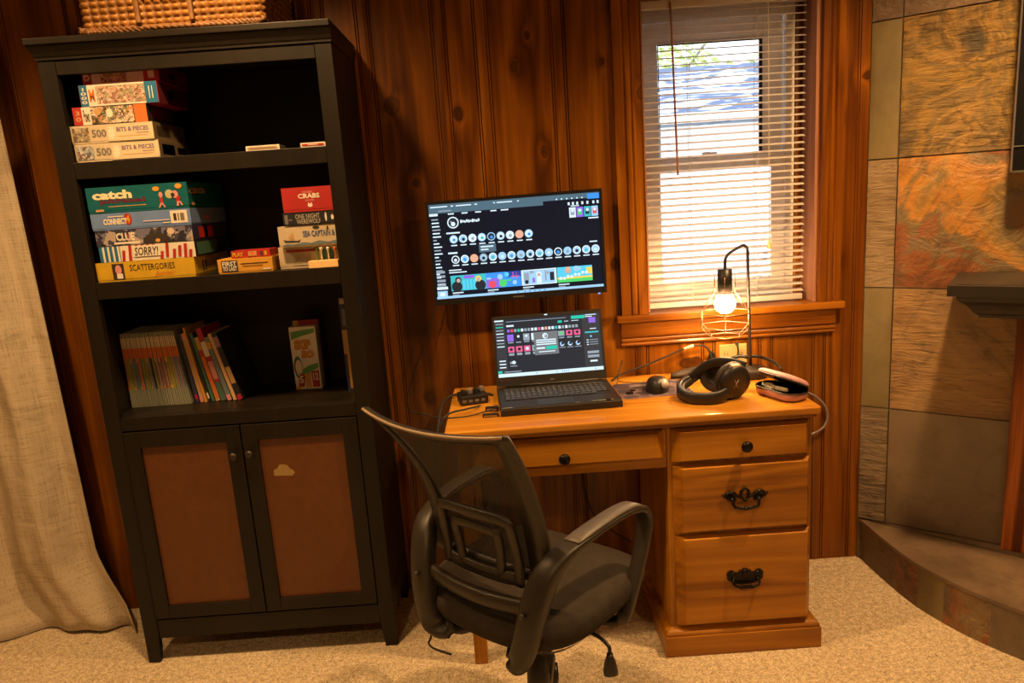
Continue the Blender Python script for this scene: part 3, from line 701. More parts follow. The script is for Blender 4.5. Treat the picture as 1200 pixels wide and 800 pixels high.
for x, mm, y in ((-.540, green, -.312), (-.524, white, -.322), (-.503, white, -.326), (-.484, orange, -.318)):
    mb = MB(); mb.lathe([(.0015, 0), (.0022, .006), (.0022, .026), (.005, .032), (.0052, .036), (.002, .0375)], mm, 12, Matrix.Translation((x, y, 1.2537))); mb.build('peg', pg)

# shelf 3 : books
GB = 'thin uniform series paperbacks on the third shelf'
bands = [orange, olive, olive, yellow, slateblue, slateblue, tan, orange, slateblue, olive, olive, tan, slateblue, blackc, olive, tan, mauve, tan, red, mauve, yellow, yellow, olive, olive, mauve, slateblue, mauve, slateblue]
nb = len(bands); bx0, bx1 = -1.2045, -1.0165
proto_mesh = {}
for k in range(nb):
    w = .0060; x = bx0+w*k; dy = random.uniform(-.002, .002); hh = .238+random.uniform(-.001, .001)
    mm = bands[k]
    pos = 'leftmost' if k == 0 else ('rightmost' if k == nb-1 else None)
    if mm.name not in proto_mesh or pos:
        mb = MB(); z0 = 0
        mb.box(.0002, w-.0006, 0, .145, 0, hh, greycard); mb.box(.0010, w-.0014, .004, .1455, .001, hh+.0002, paper)
        y = -.0004
        mb.quad(.0002, w-.0006, hh*.79, hh*.94, y, paper); mb.quad(.0002, w-.0006, hh*.66, hh*.80, y-.0002, orange); mb.quad(.0002, w-.0006, hh*.24, hh*.66, y, mm)
        mb.quad(.001, w-.002, hh*.28, hh*.6, y-.0003, plain('spine_ink', (.12, .10, .08), .6)) if k % 3 == 0 else None
        o = mb.build('series_book', fix=False)
        if not pos: proto_mesh[mm.name] = o.data
    else:
        o = bpy.data.objects.new('series_book', proto_mesh[mm.name]); COL.objects.link(o)
    x = bx0+.0068*k; an = rad(5.2)*(k/(nb-1))
    o.location = (x, -.222+dy, .8221); o.rotation_euler = (0, -an, 0)
    c = mm.name.replace('_card', '').replace('_', ' ')
    if pos: lab = '%s thin book of the uniform series, grey green with an orange band' % pos
    else: lab = 'thin series book with a %s spine panel below an orange band' % c
    tag(o, lab, 'book', GB+(' with %s panel' % c if not pos else ''))
lean = [(-1.0125, .009, .222, 9, navy, [(.05, .12, crimson)], 'dark navy thin leaning book just right of the uniform series'),
        (-1.001, .013, .226, 9, pinkc, [(.1, .9, tan), (.02, .12, pinkc)], 'pale pink leaning book with a dark title'),
        (-.984, .0055, .246, 10, amber, [], 'narrow amber leaning book, tallest of the leaning ones'),
        (-.975, .009, .215, 10, blackc, [(.10, .35, ink), (.05, .14, white)], 'thin black leaning book with white and yellow dots'),
        (-.962, .009, .228, 11, dgreen, [], 'dark green thin leaning book'),
        (-.949, .014, .212, 11, tan, [(.80, .93, yellow), (.70, .80, red), (.05, .7, orange)], 'tan leaning book with yellow and red top band'),
        (-.930, .017, .240, 11, crimson, [(.0, .26, dgreen), (.3, .55, pinkc), (.62, .82, white)], 'crimson leaning book with green foot and white title'),
        (-.908, .014, .212, 11, slateblue, [(.82, .92, amber), (0, .09, pinkc)], 'slate blue leaning book with an amber square'),
        (-.889, .010, .224, 11, tan, [(0, 1, plain('pale_page', (.60, .38, .2), .6))], 'plain pale tan leaning book'),
        (-.873, .018, .224, 11, blackc, [(.25, .5, tan), (0, .08, crimson), (.8, .95, mauve)], 'thick black leaning book at the right end of the row')]
xb_ = -1.0035; pa = 6.0; widths = [.010, .012, .005, .007, .008, .013, .017, .014, .011, .016]; pw = 0
for n_, (xb, w, hh, ang, mm, bd, lab) in enumerate(lean):
    w = widths[n_]; ang = 6.4+.85*n_
    xb_ += (pw/cos(rad(pa))+.235*rad(ang-pa)+.0006) if n_ else 0; pa, pw = ang, w; xb = xb_-.012
    mb = MB()
    mb.box(0, w, 0, .155, 0, hh, mm); mb.box(.0014, w-.0014, .003, .1555, .001, hh+.0003, paper)
    for (a, c, m2) in bd: mb.quad(.0008, w-.0008, hh*a, hh*c, -.0005-.0001*bd.index((a, c, m2)), m2)
    o = mb.build('leaning_book', fix=False)
    if lab.startswith('crimson'):
        pass
    o.rotation_euler = (0, -rad(ang), 0); o.location = (xb+.012, -.215+random.uniform(-.004, .004), .8222)
    tag(o, lab, 'book', 'leaning books on the third shelf')
# titled spine letters on the crimson book live in its own mesh already
sk = gbox('card_game_box', 'upright white and green card game box alone on the third shelf', 'card game', -.704, -.619, .8220, 1.030, -.135, .035, white,
     [('p', 0, 1, 0, 1, green, [(.04, .93), (.96, .97), (.96, .90), (.5, .86), (.04, .80)]), ('p', 0, 1, 0, 1, green, [(.25, .30), (.60, .38), (.96, .42), (.96, .34), (.7, .28), (.3, .22)]),
      ('t', .12, .78, .64, .80, red, 'SKIP', .09, .1), ('t', .14, .78, .65, .795, amber, 'SKIP', .05, .1), ('t', .36, .86, .50, .63, red, 'BO', .09, .1), ('t', .38, .85, .51, .625, amber, 'BO', .05, .1),
      ('d', .02, .36, .18, .54, dgreen), ('d', .08, .34, .22, .48, white), ('p', 0, 1, 0, 1, red, [(.10, .04), (.34, .04), (.42, .22), (.22, .27)]), ('p', 0, 1, 0, 1, amber, [(.42, .02), (.62, .02), (.62, .26), (.42, .26)]), ('p', 0, 1, 0, 1, red, [(.68, .03), (.95, .03), (.97, .30), (.66, .28)]), ('t', .72, .92, .14, .26, white, '12', .03), ('t', .18, .34, .10, .22, white, '5', .03), ('q', .0, .22, .0, .05, yellow)], rz=-.05)
gbox('card_box', 'thin red and yellow card box standing behind the upright card game', 'card game', -.700, -.617, .8220, 1.046, -.0985, .018, red, [('q', 0, .2, .9, 1, yellow)], lid=False)
gbox('upright_book', 'blue grey book standing against the right side of the third shelf', 'book', -.5200, -.4500, .8220, 1.125, -.200, .12, navy,
     [('q', .05, .4, .93, .99, cream), ('q', .1, .3, .70, .88, slateblue), ('q', .02, .30, .40, .66, tan), ('q', .14, .34, .03, .40, amber)], lid=False)

# ================================================================ BASKET
bk = thing('wicker_basket', 'woven wicker basket standing on top of the black bookcase', 'basket', (-.845, -.2, 1.9))
wick = plain('wicker', (.36, .155, .026), .42, var=.35); wickd = plain('dark_wicker', (.20, .09, .03), .55, var=.3)
BX0, BX1, BY0, BY1, BZ0, BZ1 = -1.083, -.600, -.345, -.05, 1.901, 2.14
def basket_wall(mb, p0, p1, nrm):
    """bulging weave between stakes from p0 to p1 (xy), nrm outward"""
    p0, p1, nrm = Vector((*p0, 0)), Vector((*p1, 0)), Vector((*nrm, 0)); L = (p1-p0).length
    nc = max(3, round(L/.0245)); rows = 12; rh = (BZ1-BZ0-.03)/rows
    nu = nc*8+1; nv = rows*6+1
    def P(i, j):
        u = i/8; v = j/6
        z = BZ0+.018+v*rh; slope = .012*(z-BZ0)/.24
        row = int(v); off = .5 if row % 2 else 0
        bulge = abs(cos(pi*(u+off*0)))  # bead between stakes
        bb = abs(sin(pi*u))**.6*abs(sin(pi*v))**.6
        d = .010*bb - .004
        q = p0+(p1-p0)*(i/(nu-1))+nrm*(d+slope)
        return (q.x, q.y, z)
    f0 = len(mb.f); mb.grid(P, nu, nv, wick, True); gap_shade = mb.slot(wickd)
    for q in range(f0, len(mb.f)):
        a = (q-f0) % (nu-1); c_ = (q-f0)//(nu-1)
        if a % 8 in (0, 7) or c_ % 6 == 5: mb.mi[q] = gap_shade  # darker wicker painted into the creases between beads as gap shade
mb = MB()
basket_wall(mb, (BX0, BY0), (BX1, BY0), (0, -1)); basket_wall(mb, (BX1, BY0), (BX1, BY1), (1, 0)); basket_wall(mb, (BX1, BY1), (BX0, BY1), (0, 1)); basket_wall(mb, (BX0, BY1), (BX0, BY0), (-1, 0))
mb.build('woven_sides', bk, fix=False)
def rope(mb, pts, r, m, k=3, tw=140, closed=True, sub=10):
    P = catmull([Vector(p) for p in pts], sub, closed); n = len(P)
    for s_ in range(k):
        Q = []
        for i, p in enumerate(P):
            t = (P[(i+1) % n]-P[i-1]).normalized(); up = Vector((0, 0, 1)); sd = t.cross(up).normalized()
            a = 2*pi*(s_/k)+tw*i/n; Q.append(p+(up*cos(a)+sd*sin(a))*r*.55)
        mb.tube(Q, r*.6, m, 6, closed=closed)
cor = [(BX0+.01, BY0, 0), (BX0+.15, BY0-.004, 0), (BX1-.15, BY0-.004, 0), (BX1-.01, BY0, 0), (BX1, BY0+.01, 0), (BX1, BY1-.01, 0), (BX1-.01, BY1, 0), (BX0+.01, BY1, 0), (BX0, BY1-.01, 0), (BX0, BY0+.01, 0)]
mb = MB(); rope(mb, [(x, y, BZ0+.011) for x, y, _ in cor], .010, wickd, 3, 220); mb.build('braided_foot', bk, fix=False)
mb = MB(); rope(mb, [(x, y, BZ1-.002) for x, y, _ in cor], .011, wick, 3, 220); mb.build('braided_rim', bk, fix=False)
for x in (-.928, -.785):
    mb = MB(); mb.box(x-.006, x+.006, BY0-.0225, BY0-.009, BZ0+.02, BZ1-.01, wickd); mb.build('stake', bk, bevel=.003)
mb = MB(); mb.box(BX0+.01, BX1-.01, BY0+.01, BY1-.01, BZ0, BZ0+.01, wickd); mb.build('basket_bottom', bk)
mb = MB(); mb.box(-.922, -.791, BY0-.024, BY0-.010, 1.992, 2.012, plain('handle_wood', (.75, .45, .16), .4)); mb.build('handle_bar', bk, bevel=.004)

# ================================================================ CURTAIN
m, nt, b, out = new_mat('linen_curtain')
vec, raw = mapping(nt, (1, 1, 1)); v1, _ = mapping(nt, (260, 260, 8)); v2, _ = mapping(nt, (12, 12, 300))
f = math_(nt, 'ADD', noise_(nt, v1, 1, 2), noise_(nt, v2, 1, 2))
nt.links.new(ramp(nt, f, [(.75, (.36, .29, .20)), (1.25, (.52, .44, .33))]), b.inputs['Base Color']); b.inputs['Roughness'].default_value = .9
wr_ = noise_(nt, mapping(nt, (4, 4, 5))[0], 1.6, 3, .5, .5)
bump(nt, b, math_(nt, 'ADD', math_(nt, 'MULTIPLY', f, .04), wr_), .35, .03)
linen = m
mb = MB(); nu, nv = 150, 60
def cur(i, j):
    u = i/(nu-1); v = j/(nv-1); z = .004+(2.40-.004)*v
    right = -1.540+.055*(1-v)**1.0 + .135*(max(0, .11-v)/.11)**1.2
    x = -2.50+(right+2.50)*u
    amp = .030*(1+.5*(1-v))
    ph = u*21+.6*sin(v*3+u*5)+.25*mnoise.noise(Vector((u*6, v*4, 0)))
    y = -.115+amp*sin(ph)+.012*sin(ph*2.3+v*2)+.012*mnoise.noise(Vector((u*9, v*9, 3)))
    e = max(0, (u-.93)/.07)
    y = y*(1-e)+(-.085-.055*(max(0, .10-v)/.10))*e
    fl = max(0, .035-v)/.035; y -= .05*fl*(.5+.5*sin(u*13))
    z += .012*fl*(.5+.5*sin(u*17))
    return (x, y, z)
mb.grid(cur, nu, nv, linen); c = mb.build('curtain', solid=.0025, fix=False)
tag(c, 'long beige linen curtain hanging to the carpet left of the bookcase', 'curtain')

# ================================================================ DESK
dk = thing('desk', 'orange pine desk with a drawer pedestal under the window', 'desk', (.34, -.28, 0))
mb = MB()
def rrect(x0, x1, y0, y1, r, n=5):
    P = []
    for cx_, cy_, a0 in ((x1-r, y1-r, 0), (x0+r, y1-r, 90), (x0+r, y0+r, 180), (x1-r, y0+r, 270)):
        for k in range(n+1): a = rad(a0+90*k/n); P.append((cx_+r*cos(a), cy_+r*sin(a)))
    return P
mb.prism(rrect(-.196, .876, -.512, -.022, .012), 'z', .737, .760, desk_top_m); mb.build('desktop', dk, bevel=.006, segs=4)
mb = MB(); mb.prism(rrect(-.187, .866, -.504, -.024, .008), 'z', .7275, .7368, desk_x); mb.build('top_moulding', dk, bevel=.002)
PX0, PX1, PY0, PY1 = .438, .857, -.485, -.04
mb = MB(); mb.box(PX0, PX1, PY0, PY1, .082, .727, desk_z); mb.build('pedestal', dk, bevel=.002)
mb = MB()
mb.box(.414, .886, -.511, -.030, .001, .066, desk_x)
prof = [(0, .0665), (0, .074), (.004, .080), (.012, .084), (.020, .086), (.022, .092)]
fr = [[(.414+o_+.004, -.030, z), (.414+o_+.004, -.507+o_, z), (.882-o_, -.507+o_, z), (.882-o_, -.030, z)] for o_, z in prof]
mb.sweep(fr, desk_x, False); mb.build('plinth', dk, bevel=.0015)
mb = MB(); mb.box(-.166, -.126, -.475, -.435, .0005, .7268, desk_z); mb.box(-.166, -.126, -.085, -.045, .0005, .7268, desk_z)
mb.box(-.160, -.132, -.434, -.086, .60, .7268, desk_z)
mb.build('left_legs', dk, bevel=.003)
mb = MB(); mb.box(-.1255, .4375, -.482, -.462, .599, .7268, desk_x); mb.build('front_rail', dk, bevel=.002)
def drawer(x0, x1, z0, z1, yb, cl, cr, cz, mat_):
    mb = MB(); y1 = yb-.021
    # raised front with bevelled border
    o_ = [(x0, yb, z0), (x1, yb, z0), (x1, yb, z1), (x0, yb, z1)]
    e_ = [(x0, yb-.004, z0), (x1, yb-.004, z0), (x1, yb-.004, z1), (x0, yb-.004, z1)]
    i_ = [(x0+cl, y1, z0+cz), (x1-cr, y1, z0+cz), (x1-cr, y1, z1-cz), (x0+cl, y1, z1-cz)]
    mb.sweep([o_, e_, i_], mat_, False)
    return mb.build('drawer', dk, fix=True)
d1 = drawer(-.120, .428, .632, .7165, -.4825, .022, .022, .007, desk_x)
d2 = drawer(.449, .846, .617, .7165, -.4855, .024, .014, .007, desk_x)
d3 = drawer(.451, .850, .396, .6060, -.4855, .026, .012, .008, desk_x)
d4 = drawer(.454, .852, .096, .3850, -.4855, .026, .012, .008, desk_x)
def knob(x, y, z, par):
    mb = MB(); mb.lathe([(.005, 0), (.006, .008), (.014, .013), (.017, .020), (.0145, .026), (.006, .029)], iron, 20, Matrix.Translation((x, y, z)) @ Matrix.Rotation(rad(90), 4, 'X'))
    mb.build('knob', par)
knob(.139, -.5037, .661, d1); knob(.657, -.5067, .661, d2)
def spiral(cx_, cz_, r0, r1, a0, a1, y, n=16):
    return [(cx_+(r0+(r1-r0)*k/n)*cos(a0+(a1-a0)*k/n), y, cz_+(r0+(r1-r0)*k/n)*sin(a0+(a1-a0)*k/n)) for k in range(n+1)]
def pull_open(cx_, cz_, y, par):
    mb = MB(); r = .0032
    hexa = [(cx_+.0125*cos(a), y-.004, cz_+.012+.020*sin(a)) for a in [rad(90+60*k) for k in range(6)]]
    mb.tube(hexa, .0042, iron, 8, closed=True)
    for s_ in (1, -1):
        P = [(cx_+s_*.012, y-.004, cz_+.004), (cx_+s_*.024, y-.004, cz_+.008), (cx_+s_*.032, y-.005, cz_+.016), (cx_+s_*.044, y-.005, cz_+.020), (cx_+s_*.055, y-.004, cz_+.014), (cx_+s_*.058, y-.004, cz_+.006), (cx_+s_*.050, y-.004, cz_+.003), (cx_+s_*.044, y-.004, cz_+.008)]
        mb.tube(P, [.004, .005, .006, .0055, .0045, .004, .003, .0025, .002], iron, 8, sub=4)
        mb.tube([(cx_+s_*.056, y-.004, cz_+.008), (cx_+s_*.064, y-.004, cz_+.010), (cx_+s_*.067, y-.004, cz_+.016)], [.003, .002, .001], iron, 6, sub=3)
        mb.tube([(cx_+s_*.050, y-.004, cz_+.000), (cx_+s_*.036, y-.004, cz_-.006), (cx_+s_*.026, y-.004, cz_-.002)], .0035, iron, 6, sub=3)
        mb.ell((cx_+s_*.038, y-.005, cz_+.004), .009, .004, .008, iron)
    mb.build('backplate', par)
    mb = MB(); P = [(cx_-.040, y-.008, cz_+.004)]+[(cx_+.040*sin(t), y-.017, cz_-.010-.016*cos(t)) for t in [rad(-60+20*k) for k in range(7)]]+[(cx_+.040, y-.008, cz_+.004)]
    mb.tube(P, .0042, iron, 8, sub=3); mb.ell((cx_, y-.017, cz_-.026), .012, .006, .006, iron); mb.build('bail', par)
def pull_solid(cx_, cz_, y, par):
    mb = MB()
    half = [(0, .030), (.006, .031), (.010, .024), (.016, .026), (.020, .018), (.028, .018), (.034, .024), (.044, .026), (.052, .020), (.055, .012), (.051, .008), (.054, .002), (.050, -.006), (.040, -.010), (.030, -.016), (.016, -.020), (0, -.021)]
    poly = [(cx_+x, cz_+z) for x, z in half]+[(cx_-x, cz_+z) for x, z in half[-2:0:-1]]
    mb.prism(poly, 'y', y, y-.004, iron)
    for s_ in (1, -1):
        mb.ell((cx_+s_*.036, y-.005, cz_+.012), .010, .004, .009, iron); mb.ell((cx_+s_*.046, y-.005, cz_+.000), .006, .003, .006, iron)
    mb.ell((cx_, y-.005, cz_+.016), .010, .004, .012, iron)
    mb.build('backplate', par)
    mb = MB(); P = [(cx_-.036, y-.006, cz_+.002), (cx_-.038, y-.014, cz_-.008), (cx_-.028, y-.018, cz_-.018), (cx_, y-.018, cz_-.021), (cx_+.028, y-.018, cz_-.018), (cx_+.038, y-.014, cz_-.008), (cx_+.036, y-.006, cz_+.002)]
    mb.tube(P, .0042, iron, 8, sub=4); mb.box(cx_-.022, cx_+.022, y-.0235, y-.015, cz_-.024, cz_-.0165, iron); mb.build('bail', par)
pull_open(.655, .500, -.507, d3); pull_solid(.655, .247, -.507, d4)

# ================================================================ MONITOR
mo = thing('monitor', 'wide black monitor on the pine wall above the laptop', 'monitor', (.055, -.05, 1.055))
MA = Matrix.Translation((.055, -.05, 1.232)) @ Matrix.Rotation(rad(-.6), 4, 'Y') @ Matrix.Translation((-.055, .05, -1.232))
bez = plain('monitor_bezel', (.012, .011, .013), .3)
mx0, mx1, mz0, mz1 = -.2325, .3425, 1.062, 1.402
mb = MB(); mb.box(mx0, mx1, -.064, -.045, mz0, mz1, bez, MA); mb.build('casing', mo, bevel=.003)
mb = MB(); mb.box(mx0+.06, mx1-.06, -.0445, -.022, mz0+.05, mz1-.06, blackm, MA); mb.box(-.02, .13, -.0215, -.0012, 1.17, 1.30, darkmetal, MA); mb.build('wall_mount', mo)
mb = MB(); rframe(mb, mx0, mx1, mz0, mz1, .009, .009, .010, .020, -.070, -.0642, bez)
for i in range(len(mb.v)): mb.v[i] = tuple(MA @ Vector(mb.v[i]))
[mb.quad(.030+k*.0062, .0345+k*.0062, mz0+.0065+(k % 2)*.001, mz0+.0120, -.0703, grey_ink, MA) for k in range(6)]
mb.build('bezel', mo)
ES = 1.15
ebg = emit('screen_black', (.004, .007, .016), ES); ebar = emit('screen_slate', (.08, .15, .20), ES); ewh = emit('screen_white', (.70, .85, .95), ES); egr = emit('screen_grey', (.30, .36, .42), ES)
elb = emit('screen_pale_blue', (.35, .62, .90), ES); ebl = emit('screen_blue', (.05, .30, .85), ES); eor = emit('screen_peach', (.80, .42, .28), ES); etl = emit('screen_teal', (.05, .50, .55), ES)
ecy = emit('screen_cyan', (.10, .60, .85), ES); enavy = emit('screen_navy', (.02, .06, .35), ES); egn = emit('screen_green', (.08, .65, .15), ES); erd = emit('screen_red', (.80, .08, .12), ES)
epur = emit('screen_purple', (.28, .14, .75), ES); epk = emit('screen_pink', (.80, .12, .28), ES); edk = emit('screen_dark', (.020, .025, .034), ES); eye_ = emit('screen_yellow', (.90, .65, .10), ES); emint = emit('screen_mint', (.02, .55, .40), ES)
esky = emit('screen_skin', (.55, .40, .35), ES); egx = emit('screen_panel', (.04, .042, .048), ES)
class Scr:
    """a screen picture: 0..100 across, 0..100 down"""
    def __init__(s, x0, x1, z0, z1, y, M): s.mb = MB(); s.a = (x0, x1, z0, z1); s.y = y; s.M = M; s.L = 0
    def X(s, u): return s.a[0]+(s.a[1]-s.a[0])*u/100
    def Z(s, v): return s.a[3]-(s.a[3]-s.a[2])*v/100
    def q(s, u0, u1, v0, v1, m, L=1): s.mb.quad(s.X(u0), s.X(u1), s.Z(v1), s.Z(v0), s.y-.00008*L, m, s.M)
    def d(s, u, v, r, m, L=2): s.mb.disc(s.X(u), s.Z(v), (s.a[1]-s.a[0])*r/100, (s.a[1]-s.a[0])*r/100, s.y-.00008*L, m, 18, s.M)
    def t(s, txt, u0, u1, v0, v1, m, L=3): s.mb.text(txt, s.X(u0), s.X(u1), s.Z(v1), s.Z(v0), s.y-.00008*L, m, s.M, bold=.01)
sx0, sx1, sz0, sz1 = mx0+.0095, mx1-.0095, mz0+.0205, mz1-.0105
R = random.Random(5)
sc = Scr(sx0, sx1, sz0, sz1, -.0672, MA)
sc.mb.box(sx0, sx1, -.0670, -.0643, sz0, sz1, ebg, MA)
sc.q(0, 100, 0, 5.5, ebar); sc.q(0, 67, 5.5, 9.5, egr if False else ebar, 1); sc.q(93, 100, 1, 6.5, ebl, 2)
for u0, w in ((1, 10), (13, 1.5), (16, 9), (27, 1.5), (38, 1), (40, 9), (52, 1)): sc.q(u0, u0+w, 2.2, 3.4, ewh, 3)
for u in (75, 78, 81, 84, 87, 90): sc.d(u, 4.5, .45, ewh, 3)
for u in (82, 84.5, 87, 90, 93, 96.5, 99): sc.q(u-.6, u+.6, 8.5, 11.5, ewh, 2)
sc.q(0, 5, 9.5, 12, ewh, 3); sc.q(5.5, 13, 6.6, 7.8, egr, 3)
for u in (11, 19, 27, 36, 42): sc.q(u, u+(3.5 if u != 42 else 4.5), 10.2, 11.5, ewh, 3)
for k in range(20): sc.q(1, 2+R.uniform(1, 4), 15+k*3.6, 16.4+k*3.6, ewh if k % 3 else egr, 2)
for k in range(4): sc.q(1, 6, 70+k*4.6, 72.6+k*4.6, egr, 2)
sc.q(.5, 7, 87, 90, ewh, 2); sc.q(.5, 6.5, 91.5, 100, elb, 3); sc.q(2, 5, 93, 97, ewh, 4)
sc.d(13.5, 20, 3.4, ewh, 2); sc.d(13.5, 20, 2.7, edk, 3); sc.d(13.5, 21.5, 1.3, ewh, 4); sc.d(12.3, 19, .5, egr, 4); [sc.q(17.8+k*1.15, 18.75+k*1.15, 17.7+(k*7 % 3)*.5, 21-(k*5 % 2)*.5, ewh, 3) for k in range(10)]
sc.q(9, 17, 30, 31.6, ewh, 2); sc.q(9, 14.5, 51, 52.8, ewh, 2)
av = [elb, ewh, ewh, elb, edk, elb, ewh, eor, elb]
for k, mm in enumerate(av):
    u = 13+k*5.55; v = 37.5
    sc.d(u, v, 2.42, elb if mm == edk else mm, 2); sc.d(u, v, 1.9, mm if mm in (edk, eor) else elb if mm is ewh and k % 2 else ewh, 3)
    if mm is not eor: sc.d(u+.2, v+.6, .9, (ebl, edk, egr, etl)[k % 4], 4)
    sc.q(u-1.8, u+1.8, 43.4, 44.6, ewh, 2)
sc.q(27.5, 37.5, 45.4, 53.5, ebar, 5); sc.q(28.5, 36, 47, 48.4, ewh, 6); sc.q(28.5, 33, 50, 51.4, ewh, 6)
for k in range(16):
    u = 13+k*5.55; v = 59
    mm = (edk, ewh, eor, egr, ewh, elb, ewh, elb, ewh, ewh, elb, edk, elb, ewh, ewh, ewh)[k]
    sc.d(u, v, 2.42, ewh if mm == edk else mm, 2)
    if mm not in (eor,): sc.d(u, v, 1.8, (edk if mm is edk else elb), 3); sc.d(u, v+.6, .95, (ewh, ebl, egr, edk, etl)[k % 5], 4)
    sc.q(u-1.9, u+1.9, 64.6, 65.8, ewh, 2)
sc.q(93, 97.5, 50.5, 51.8, ewh, 2)
sc.q(8.5, 19, 72, 73.2, ewh, 2); sc.q(8.5, 16, 69.5, 70.7, ewh, 2)
def thumb(u0, bg, items):
    sc.q(u0, u0+21, 76, 92.5, bg, 2)
    for it in items:
        if it[0] == 'q': sc.q(u0+it[1], u0+it[2], 76+it[3], 76+it[4], it[5], it[6] if len(it) > 6 else 3)
        else: sc.d(u0+it[1], 76+it[2], it[3], it[4], it[5] if len(it) > 5 else 4)
    sc.q(u0+.5, u0+7, 94, 95.2, ewh, 2); sc.q(u0+.5, u0+4.5, 96.2, 97.2, egr, 2)
thumb(9, etl, [('q', 8, 14, .5, 4, epur), ('q', 7, 15, 5, 16, ecy), ('q', 8.5, 9.2, 5, 16, etl, 4), ('q', 10.6, 11.3, 5, 16, etl, 4), ('q', 12.6, 13.3, 5, 16, etl, 4), ('d', 4.5, 5, 1.9, edk), ('d', 4.6, 5.6, 1.2, esky, 5), ('d', 3.5, 12, 3.2, edk), ('d', 16.5, 5, 1.8, eye_), ('d', 16.4, 5.6, 1.1, esky, 5), ('d', 17.5, 12, 3.2, edk)])
thumb(30, ebl, [('q', 0, 9, 6, 16, epur), ('q', 12, 21, 0, 6, enavy), ('d', 3.5, 12.5, 2.2, erd), ('d', 10, 12, 2.3, egn), ('q', 8, 15, 8.5, 10, egn, 5), ('d', 8.5, 5, 1.6, elb), ('d', 12.5, 3, 1.4, ecy), ('q', 16, 16.6, 1, 8, epk), ('q', 18, 18.6, 1, 8, epk), ('q', 15, 20, 5, 5.8, epk, 4), ('d', 17, 12, 1.3, elb), ('q', .5, 3, 5, 7, elb, 4)])
thumb(51.2, ewh, [('q', 1, 20, 1, 15.5, elb), ('q', 1.5, 4.5, 3, 12, egr, 4), ('q', 5, 7.5, 1.5, 4, egr, 4), ('d', 10.5, 5.5, 1.7, ewh), ('d', 10.5, 6, 1.0, esky, 5), ('q', 9, 12, 8, 15, ewh, 4), ('q', 14, 15, 2, 13, egr, 4), ('q', 17, 19.5, 4, 13, edk, 4), ('q', 15.3, 16.5, 3, 6, egr, 4), ('d', 3, 13, 1.2, edk, 5), ('q', 6.5, 8, 9, 14, epur, 4)])
thumb(72.6, ecy, [('q', 0, 21, 12, 16.5, egn), ('q', 0, 21, 11, 13, eye_, 4), ('d', 6.5, 4, 1.9, esky), ('d', 6.5, 2.4, 1.4, eor, 5), ('d', 11.5, 2.6, 1.7, elb), ('d', 13.2, 2.8, 1.2, elb, 5), ('q', 17.5, 21, 2, 9, eye_, 4)]+[('d', 2+k*2.2, 12-k*.8+(k % 2), .9, ewh, 5) for k in range(8)])
for u0, mm in ((82, ewh), (86.3, epur), (90.7, etl), (95, elb)):
    sc.q(u0, u0+3.9, 14, 24.5, mm, 2); sc.q(u0+.8, u0+3.1, 16, 22, {0: egr, 1: egn, 2: edk, 3: erd}[int((u0-82)/4.2) % 4], 3); sc.d(u0+2, 17.5, .9, ewh, 4)
sc.q(83, 88, 12, 13, ewh, 2); sc.q(93, 99, 25.6, 27, ewh, 2)
sc.q(0, 100, 97.4, 100, elb, 5)
for u in (48, 52, 55, 58, 61, 64): sc.q(u, u+1.2, 98.2, 99.4, ebl, 6)
sc.mb.build('screen', mo, fix=False)
mb = MB(); mb.box(.3135, .3205, -.0690, -.0600, mz0-.0042, mz0-.0005, emit('power_light', (.15, .3, 1.0), 2.0), MA); mb.build('power_light', mo)

# ================================================================ LAPTOP
lp = thing('laptop', 'open black laptop standing on the desk below the monitor', 'laptop', (.15, -.28, .7605))
ang = rad(2.6)
ML = Matrix.Translation((-.033, -.400, .7605)) @ Matrix.Rotation(ang, 4, 'Z')     # local x across, y to the back, z up
LW, LD, LT = .366, .252, .024
lpb = plain('laptop_shell', (.016, .014, .014), .42)
mb = MB(); mb.prism([(0, 0), (0, .020), (.008, LT), (LD, LT), (LD, .006), (LD-.01, 0)], 'x', 0, LW, lpb, M=ML @ Matrix(((1, 0, 0, 0), (0, 1, 0, 0), (0, 0, 1, 0), (0, 0, 0, 1))))
base = mb.build('base', lp, bevel=.002)
mb = MB(); R = random.Random(3); keyl = plain('key_cap', (.03, .028, .03), .35); legend = plain('key_legend', (.25, .25, .2), .5)
mb.box(.018, LW-.018, .082, .212, LT-.001, LT+.0004, plain('key_well', (.008, .008, .008), .5), ML)
for r_ in range(6):
    y0 = .086+r_*.0208; x = .022
    nk = 19 if r_ else 11
    for k in range(nk):
        w = .0152
        if r_ == 0: w = (.0152, .0152, .0152, .0152, .094, .0152, .0152, .0152, .0152, .0340, .0152)[k]
        mb.box(x, x+w, y0, y0+.0175, LT+.0004, LT+.0024, keyl, ML)
        mb.add([(x+.004, y0+.009, LT+.0026), (x+.0085, y0+.009, LT+.0026), (x+.0085, y0+.013, LT+.0026), (x+.004, y0+.013, LT+.0026)], [(0, 1, 2, 3)], legend, False, ML)
        x += w+.0018
mb.build('keyboard', base)
mb = MB(); mb.box(.115, .225, .012, .074, LT-.0005, LT+.0004, plain('touchpad', (.022, .02, .02), .3), ML); mb.build('touchpad', base)
for x0, w, mm in ((.006, .030, legend), (.225, .014, legend), (.275, .060, legend), (.318, .020, plain('sticker_gold', (.5, .4, .2), .4))):
    mb = MB(); mb.add([(x0, .004, LT+.0006), (x0+w, .004, LT+.0006), (x0+w, .010, LT+.0006), (x0, .010, LT+.0006)], [(0, 1, 2, 3)], mm, False, ML)
    mb.build('palm_rest_sticker', base)
tilt = rad(14)
MLID = ML @ Matrix.Translation((0, LD-.012, LT+.004)) @ Matrix.Rotation(-tilt, 4, 'X')    # local x across, z up the lid, facing -y
LH = .232
